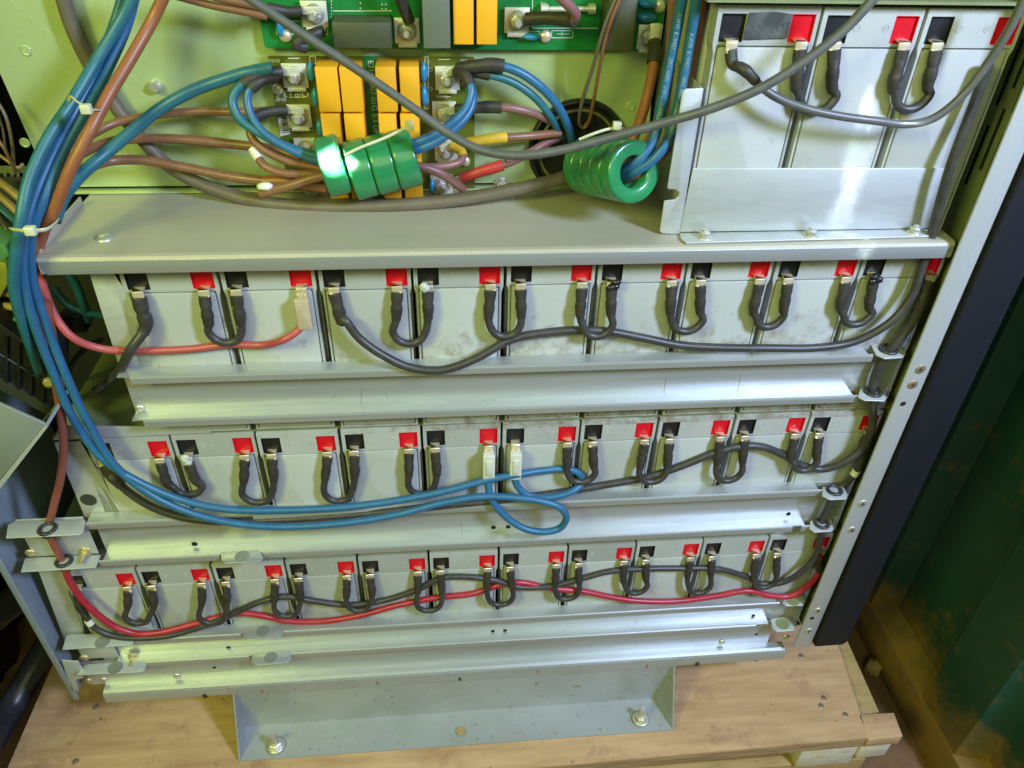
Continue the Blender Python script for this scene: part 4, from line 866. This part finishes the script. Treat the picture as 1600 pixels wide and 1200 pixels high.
# lugs with heat shrink + wires on the boards (each its own cable)
def lugwire(label, pts, wpx, m, sl, slm='sleeve', lug=True, grow=1.25, group='wires bolted to the circuit boards', name='board_wire'):
    t, p, r = cable(name, label, pts, wpx, m, parts=1, group=group)
    al = arclen(p); q = [v for v, s in zip(p, al) if s <= sl]
    if len(q) > 1:
        rs = [max(r * 1.22, r * grow * (1.10 if i > len(q) * .55 else 1.0)) for i in range(len(q))]
        MB().tube(q, rs, 14, flat=[.92] * len(q)).build('heat_shrink', M[slm], t)
    if lug:
        a = p[0]; d = (p[0] - p[1]); d.y = 0; d.normalize(); n = V((0, 1, 0)).cross(d) * (r * .9)
        k = MB(); k.prism([a + n, a - n, a - n + d * 12, a + n + d * 12], (0, 1.2, 0)); k.build('lug', M['tin'], t, bevel=.3)
    return t, p, r
lugwire('blue-grey wire curling from the top left stud of the lower board into the rings', [(440, 112, 80), (415, 116, 74), (392, 124, 70), (370, 140, 66), (363, 160, 62), (375, 186, 58), (410, 210, 54), (450, 230, 52), (490, 243, 52), (540, 255, 52)], 15, 'teal', 30)
lugwire('blue wire running just under that wire pair into the green rings', [(432, 120, 78), (405, 128, 68), (388, 145, 64), (388, 168, 60), (405, 200, 54), (440, 226, 50), (480, 246, 50), (540, 262, 50)], 13, 'blue', 22, lug=False)
lugwire('brown wire from the second left stud with a printed black sleeve', [(448, 172, 80), (425, 174, 76), (404, 180, 72), (392, 192, 68), (392, 212, 62), (410, 232, 58), (450, 252, 54), (500, 263, 54)], 13, 'brown', 24)
t, p, r = lugwire('brown wire with a white sleeve left of the green rings', [(395, 232, 62), (402, 244, 58), (412, 258, 52), (440, 270, 48), (480, 272, 48), (530, 272, 50)], 13, 'brown', 9, 'white', lug=False, grow=1.1)
t, p, r = lugwire('salmon brown wire rising from lower left into the green rings', [(408, 302, 52), (430, 296, 48), (460, 288, 45), (490, 278, 44), (530, 270, 46)], 15, 'brown', 1, lug=False)
k = MB(); blob(k, at(414, 291, 46), (6, 3.5, 3), 2, .1); k.build('marker_sleeve', M['white'], t)
lugwire('salmon sleeved lug wire meeting the lowest left brown cable', [(412, 284, 62), (440, 283, 60), (480, 288, 58), (510, 292, 58)], 16, 'orange', 60, 'orange', lug=False, grow=1.05)
# right side
lugwire('blue wire from the top right stud arching over to the round port', [(716, 108, 78), (740, 104, 72), (775, 102, 70), (810, 112, 70), (845, 136, 72), (872, 166, 78), (888, 200, 88), (895, 225, 98)], 14, 'blue', 34, grow=1.4)
lugwire('lower of the two blue wires arching from the top right stud to the port', [(730, 112, 78), (760, 116, 74), (800, 128, 74), (835, 152, 76), (860, 182, 82), (876, 212, 96)], 12, 'teal', 18, lug=False, grow=1.3)
lugwire('blue wire looping from the top right stud down into the central rings', [(712, 112, 76), (728, 120, 66), (736, 140, 60), (728, 168, 54), (706, 192, 48), (676, 212, 46), (640, 226, 48), (600, 236, 50)], 14, 'blue', 18, lug=False)
lugwire('second blue wire inside that loop, down into the green rings', [(724, 126, 70), (738, 145, 64), (736, 168, 58), (716, 196, 50), (684, 220, 46), (645, 236, 47), (600, 246, 50)], 14, 'blue', 4, lug=False)
lugwire('brown wire with a black sleeve from the second right stud to the port', [(712, 172, 80), (745, 168, 76), (790, 168, 74), (830, 176, 78), (862, 190, 90)], 13, 'mauve', 34, grow=1.35)
lugwire('brown wire with a yellow sleeve from the third right stud to the port', [(712, 226, 80), (735, 222, 76), (775, 216, 74), (820, 213, 78), (875, 208, 92)], 13, 'brown', 40, 'ysleeve', grow=1.2)
lugwire('mauve wire with a yellow cuff curling down into the green rings', [(706, 228, 78), (722, 238, 72), (722, 250, 66), (704, 258, 60), (672, 261, 56), (640, 262, 54)], 12, 'mauve', 14, 'ysleeve', lug=False, grow=1.15)
lugwire('mauve wire with a red sleeve from the lowest right stud to the port', [(722, 278, 80), (745, 270, 76), (785, 258, 76), (820, 244, 82), (855, 228, 94)], 12, 'mauve', 34, 'rsleeve', grow=1.35)
lugwire('mauve wire end hooking down below the yellow-cuffed one', [(724, 296, 62), (712, 286, 58), (690, 272, 54), (665, 262, 52), (640, 258, 52)], 14, 'mauve', 1, lug=False)
lugwire('brown wire entering the round port at lower left', [(790, 250, 76), (825, 240, 82), (852, 224, 92), (880, 212, 102)], 13, 'mauve', 1, lug=False)
# upper board wires
lugwire('brown wire with dark sleeve to the left stud of the upper board', [(472, 17, 80), (450, 18, 78), (425, 14, 74), (395, 8, 70), (340, -4, 66), (300, -16, 60)], 13, 'brown', 22)
lugwire('brown wire crossing the top left corner to the upper board', [(418, 26, 72), (380, 18, 70), (330, 8, 70), (270, -8, 66)], 12, 'brown', 1, lug=False)
lugwire('dark sleeved wire folded down below the left stud of the upper board', [(505, 48, 78), (490, 54, 74), (470, 62, 72), (462, 70, 70), (478, 74, 74)], 15, 'sleeve', 40, lug=False, grow=1.1)
lugwire('black sleeved wire dropping in from above to the second stud of the upper board', [(640, 34, 80), (632, 14, 76), (624, -8, 70), (618, -30, 66)], 15, 'brown', 60, lug=False, grow=1.25)
lugwire('mauve wire curving down onto the fuse of the upper board', [(822, 30, 80), (850, 28, 74), (880, 30, 66), (896, 30, 60), (900, 22, 56), (884, 4, 52), (862, -16, 50)], 16, 'mauve', 36, lug=False)
lugwire('orange wire dropping from the right stud of the upper board into the right rings', [(1022, 66, 76), (1024, 82, 68), (1018, 120, 56), (1006, 170, 44), (990, 215, 34), (975, 250, 30), (955, 275, 34)], 17, 'orange', 18)
GT = 'thin paired wires by the port'
cable('thin_wire', 'thin olive wire looping into the round port, left of the pair', [(965, -10, 60), (945, 40, 62), (925, 110, 70), (908, 165, 82), (906, 195, 92), (912, 200, 94), (920, 192, 92), (922, 180, 92)], 6, 'dkgrey', group=GT)
cable('thin_wire', 'thin brown wire looping into the round port, right of the pair', [(972, -10, 58), (952, 40, 60), (936, 110, 68), (926, 165, 80), (920, 190, 90), (914, 197, 94)], 6, 'brown', group=GT)
t, p, r = cable('blue_cable', 'printed blue cable dropping into the right green rings, left of its pair', [(1068, -15, 20), (1058, 40, 22), (1044, 110, 24), (1032, 170, 22), (1022, 215, 16), (1000, 248, 12), (975, 266, 18), (950, 275, 34)], 17, 'blue', parts=1)
k = MB(); text_on_tube(k, 'AWM  E199071  105C 600V  VW-1  AWM', 3.6, p, 12, r, -.25); k.build('cable_print', M['print'], t)
t, p, r = cable('blue_cable', 'printed blue cable dropping into the right green rings, right of its pair', [(1090, -15, 12), (1082, 40, 16), (1070, 110, 18), (1058, 170, 16), (1046, 215, 10), (1020, 250, 8), (985, 272, 14), (955, 282, 32)], 16, 'blue', parts=1)
k = MB(); text_on_tube(k, 'AWM  E199071  105C 600V  VW-1  AWM', 3.6, p, 24, r, -.2); k.build('cable_print', M['print'], t)
cable('brown_cable', 'brown cable hidden between the two printed blue cables, entering the right rings', [(1052, -15, 40), (1050, 60, 42), (1040, 140, 40), (1025, 200, 30), (1000, 240, 22), (972, 256, 22), (950, 262, 36)], 18, 'mauve')
cable('brown_cable', 'salmon brown cable along the right of the printed blue pair', [(1101, -15, 26), (1094, 50, 28), (1084, 110, 30), (1072, 170, 30), (1055, 215, 24), (1015, 262, 16), (985, 276, 18), (955, 284, 36)], 15, 'mauve')

# ------------------------------------------------------------------ FERRITE RINGS
def ferrite(label, c, ax, R_, h, ri, group):
    ax = V(ax).normalized(); k = MB(); e = 2.2
    prof = [(0, ri), (-h / 2 + 0, ri), ]
    pr = []
    for a in range(5): th = math.pi / 2 * a / 4; pr.append((-h / 2 + e - e * math.cos(th * 1) , R_ - e + e * math.sin(th)))
    for a in range(5): th = math.pi / 2 * a / 4; pr.append((h / 2 - e + e * math.sin(th), R_ - e + e * math.cos(th)))
    pr += [(h / 2, ri + e), (h / 2 - e * .3, ri + e * .3), (h / 2 - e, ri), (-h / 2 + e, ri), (-h / 2 + e * .3, ri + e * .3), (-h / 2, ri + e), (-h / 2, R_ - e)]
    k.lathe(c, ax, pr, 56, cap0=False, cap1=False)
    o = k.build('ferrite_ring', M['ferrite']); tag(o, label, 'ferrite ring', group); return o
names = ['leftmost of the four central green rings, with a bright highlight', 'second of the four central green rings from the left', 'third of the four central green rings from the left', 'rightmost of the four central green rings']
for i, (x, y) in enumerate([(521, 259), (564, 264), (598, 256), (632, 248)]):
    c = at(x, y, 50 - (4 if i == 0 else 0)); ax = (at(640, 246, 50) - at(520, 272, 50)); ax.y += 8
    ferrite('green ferrite ring, ' + names[i], c, ax, 20.5, 16.0, 11.5, 'green ferrite rings in the centre')
F0_, B0_ = at(984, 268, 10), at(915, 258, 62); dv = (F0_ - B0_); n5 = ['frontmost, showing its round hole', 'second from the front', 'middle one', 'second from the back', 'rearmost, nearest the port']
for i in range(5):
    c = F0_ - dv * (i / 4.6); ferrite('green ferrite ring of the right stack, ' + n5[i], c, dv, 20.8, dv.length / 4.6 - .4, 10.6, 'green ferrite rings at the port')
tie('long white cable tie laid across the central green rings', [(538, 243, 26), (560, 232, 27), (600, 216, 29), (640, 197, 31)], 5, (640, 196, 31))
tie('pale cable tie over the right green rings by the port', [(905, 218, 40), (925, 210, 38), (950, 202, 38), (972, 200, 40), (982, 208, 46)], 5, (964, 196, 38))

# ------------------------------------------------------------------ equipment at the far left
for (pts, w_, lab) in (([(-20, 970, 40), (25, 935, 80), (70, 895, 130), (110, 850, 180)], 46, 'dark hose on the ground at lower left, the farther one'), ([(-20, 1170, -20), (15, 1110, 30), (55, 1040, 80), (90, 980, 130)], 40, 'dark hose on the ground at lower left, nearer the pallet corner')):
    cable('rubber_hose', lab, pts, w_, 'grom', cat='hose')
t = thing('grey_box', 'plain grey-green sheet metal box at the left edge', 'metal box', at(20, 740, -30))
MB().prism([at(-20, 622, -40), at(71, 663, -40), at(-6, 758, -40), at(-90, 730, -40)], (0, 2.5, 0)).build('cover', mat('grey_green_sheet', (.22, .25, .21), .5, .1, (.19, .215, .18), 30, bump=.1), t, bevel=.6)
k = MB(); k.prism([at(71, 663, -41), at(74, 668, -41), at(0, 764, -41), at(-6, 759, -41)], (0, 40, 0)); k.build('cover_rim', M['strip'], t)
t = thing('terminal_block', 'black ribbed terminal block in the shade at the left edge', 'terminal block', at(30, 630, 10))
u0, u1 = at(0, 590, 0), at(78, 632, 0); dv = (u1 - u0); nz = V((-.35, 0, .9)).normalized()
k = MB(); k.prism([u0 - dv * .3, u1, u1 + V((12, 0, 40)), u0 - dv * .3 + V((18, 0, 46))], (0, 40, 0)); k.build('block', M['black'], t, bevel=1)
for i in range(5):
    p = u0 + dv * (i * .24 - .1); k = MB(); k.tube([p + V((0, -1, 0)), p + V((14, -1, 40))], 1.3, 8); k.build('rib', M['black'], t)
k = MB(); k.tube([u0 - dv * .3 + V((8, -1, 22)), u1 + V((6, -1, 20))], 1.2, 8); k.build('rib', M['black'], t)
k = MB(); k.prism([u0 - dv * .3 + V((-4, -2, -8)), u1 + V((-4, -2, -8)), u1 + V((0, -2, 0)), u0 - dv * .3 + V((0, -2, 0))], (0, 30, 0)); k.build('base_rail', M['inner'], t)
c = at(77, 597, -2); k = MB(); k.lathe(c, (.3, -1, .3), [(0, 4.2), (2, 4), (3, 2.5)], 18); k.build('screw', M['passiv'], t)
for i, (pts, w, m, lab) in enumerate([
    ([(-10, 278, 60), (20, 300, 52), (60, 340, 46), (90, 380, 60)], 13, 'wire', 'tan wire slanting behind the bundle at the left edge, upper one'),
    ([(-10, 298, 58), (18, 322, 50), (52, 358, 44), (80, 395, 60)], 13, 'wire', 'tan wire slanting behind the bundle at the left edge, lower one'),
    ([(-10, 318, 50), (15, 340, 44), (45, 368, 40), (70, 400, 50)], 17, 'teal', 'teal wire slanting behind the bundle below the tan wires'),
    ([(-10, 150, 80), (8, 180, 76), (18, 220, 74), (22, 262, 76), (24, 300, 80)], 5, 'dkgrey', 'thin dark wire hanging by the left edge of the panel'),
    ([(-8, 210, 70), (8, 235, 66), (20, 258, 68), (30, 268, 74)], 5, 'brown', 'thin brown wire curling at the upper left edge'),
    ([(-10, 462, 30), (8, 458, 22), (24, 462, 18), (30, 474, 22)], 12, 'wire', 'short ochre wire loop at the left edge, upper one'),
    ([(-10, 482, 28), (8, 478, 20), (26, 482, 16), (34, 490, 24)], 12, 'wire', 'short ochre wire loop at the left edge, lower one'),
    ([(-12, 508, 24), (5, 508, 18), (25, 500, 14), (45, 490, 20)], 12, 'teal', 'teal ended wire at the left edge under the ochre loops'),
    ([(-10, 236, 76), (10, 250, 72), (28, 262, 70), (36, 256, 74)], 5, 'wire', 'thin ochre wire curling at the upper left edge, below the brown one'),
    ([(-6, 170, 84), (4, 200, 80), (10, 236, 74), (24, 262, 72)], 4, 'cable', 'very thin black wire bowing down at the upper left edge'),
    ([(-10, 330, 40), (10, 356, 30), (28, 392, 24), (30, 430, 26), (12, 470, 40)], 9, 'cable', 'black wire arching behind the teal cables at the left edge'),
    ([(-10, 536, 40), (14, 528, 34), (40, 534, 30), (62, 556, 34), (70, 590, 44)], 8, 'cable', 'black wire arching over the ribbed terminal block'),
    ([(100, 600, 70), (118, 560, 66), (140, 540, 70), (160, 530, 80)], 8, 'cable', 'black wire in the shade behind the post under the shelf'),
    ([(90, 415, 60), (115, 440, 58), (128, 470, 60), (138, 500, 70)], 14, 'teal', 'dim teal cable deep inside the cabinet left of the post'),
    ([(84, 450, 70), (105, 475, 66), (135, 488, 64), (180, 495, 74)], 12, 'teal', 'dim teal cable sweeping behind the post under the shelf')]):
    cable('loose_wire', lab, pts, w, m, cat='wire')
for (x, y, Y, dx, lab) in ((52, 566, 4, 9, 'small black connector above the ribbed block at the left edge'), (22, 538, 14, 11, 'black connector under the teal ended wire at the left edge'), (112, 508, 66, 9, 'dim black connector behind the red cable left of the post')):
    c = at(x, y, Y); t = thing('connector', lab, 'connector', c); k = MB(); k.box(c.x - dx, c.x + dx, Y, Y + 14, c.z - 8, c.z + 8); k.build('housing', M['black'], t, bevel=1)
    k = MB(); k.box(c.x - dx * .7, c.x - dx * .1, Y - .5, Y, c.z - 5, c.z + 5); k.box(c.x + dx * .1, c.x + dx * .7, Y - .5, Y, c.z - 5, c.z + 5); k.build('socket_face', M['inner'], t)
t = thing('terminal_strip', 'yellow-green terminal strip pieces at the left edge beside the bundle', 'terminal strip', at(8, 440, 10))
k = MB(); k.prism([at(-20, 372, 10), at(8, 384, 10), at(16, 398, 10), at(4, 410, 10), at(-20, 400, 10)], (0, 20, 0)); k.build('marker_plate', mat('green_mark', (.10, .30, .14), .5), t, bevel=.6)
k = MB(); k.prism([at(-20, 408, 14), at(10, 412, 14), at(15, 440, 14), at(0, 466, 14), at(-20, 470, 14)], (0, 20, 0)); k.build('housing', M['oliveplastic'], t, bevel=.8)
t = thing('wire_duct', 'olive metal ledge below the thin wires at the upper left edge', 'ledge', at(20, 280, 70))
MB().prism([at(-30, 258, 80), at(45, 260, 80), at(50, 270, 70), at(-30, 270, 70)], (0, 0, -3)).build('ledge_top', M['olive'], t); MB().prism([at(-30, 270, 70), at(50, 270, 70), at(60, 330, 70), at(-30, 330, 70)], (0, 2, 0)).build('ledge_front', M['inner'], t)

# ------------------------------------------------------------------ LIGHT
w = bpy.data.worlds.new('World'); SC.world = w; w.use_nodes = True
nt = w.node_tree; bg = nt.nodes['Background']
tc = nt.nodes.new('ShaderNodeTexCoord'); sx = nt.nodes.new('ShaderNodeSeparateXYZ'); nt.links.new(tc.outputs['Generated'], sx.inputs[0])
rp = nt.nodes.new('ShaderNodeValToRGB'); rp.color_ramp.elements[0].position = .35; rp.color_ramp.elements[1].position = .95
rp.color_ramp.elements[0].color = (.20, .22, .07, 1); rp.color_ramp.elements[1].color = (.90, 1.0, .36, 1)
mr = nt.nodes.new('ShaderNodeMapRange'); mr.inputs[1].default_value = -1; mr.inputs[2].default_value = 1; 
m1 = nt.nodes.new('ShaderNodeMath'); m1.operation = 'SUBTRACT'; nt.links.new(sx.outputs['Z'], m1.inputs[0]); nt.links.new(sx.outputs['Y'], m1.inputs[1])
m2 = nt.nodes.new('ShaderNodeMath'); m2.operation = 'MULTIPLY'; m2.inputs[1].default_value = .72; nt.links.new(m1.outputs[0], m2.inputs[0]); nt.links.new(m2.outputs[0], mr.inputs[0]); nt.links.new(mr.outputs[0], rp.inputs[0])
nt.links.new(rp.outputs[0], bg.inputs[0]); bg.inputs[1].default_value = .075
def area(name, loc, target, size, energy, color, sy=None, spread=None):
    l = bpy.data.lights.new(name, 'AREA'); l.energy = energy; l.color = color; l.size = size
    if sy: l.shape = 'RECTANGLE'; l.size_y = sy
    if spread: l.spread = math.radians(spread)
    o = bpy.data.objects.new(name, l); COL.objects.link(o); o.location = V(loc) * MM
    o.rotation_euler = (V(target) - V(loc)).to_track_quat('-Z', 'Y').to_euler(); return o
area('cool_daylight', (960, -690, 640), (330, 0, -80), .15, 21, (.52, .63, 1.0), .24)
area('green_daylight', (-520, -780, 640), (200, 0, -60), .30, 9.0, (.86, 1.0, .20), .30)
area('fill_light', (150, -1500, 950), (250, 0, -100), 1.2, 8.5, (.86, 1.0, .52), 1.0)  # added fill lamp, softens contrast and lifts the green wall
area('sun_sliver', (900, -640, 470), (503, 2, 60), .006, .012, (.80, .93, 1.0), .11, 1.1)
area('glint_spot', (-250, -760, 760), tuple(at(524, 250, 30)), .004, .030, (1, .98, .9), .004, 1.1)  # added narrow lamp, aimed at the left ring to burn in its highlight

# ------------------------------------------------------------------ CAMERA
cd = bpy.data.cameras.new('Camera'); cam = bpy.data.objects.new('Camera', cd); COL.objects.link(cam)
cd.lens = 27; cd.sensor_width = 36; cd.clip_start = .01; cd.clip_end = 50
mt = Matrix((( RT.x, -DN.x, -FW.x), (RT.y, -DN.y, -FW.y), (RT.z, -DN.z, -FW.z))).to_4x4(); mt.translation = CAM * MM
cam.matrix_world = mt; SC.camera = cam
SC.view_settings.view_transform = 'Standard'; SC.view_settings.look = 'None'; SC.view_settings.exposure = .14; SC.view_settings.gamma = 1
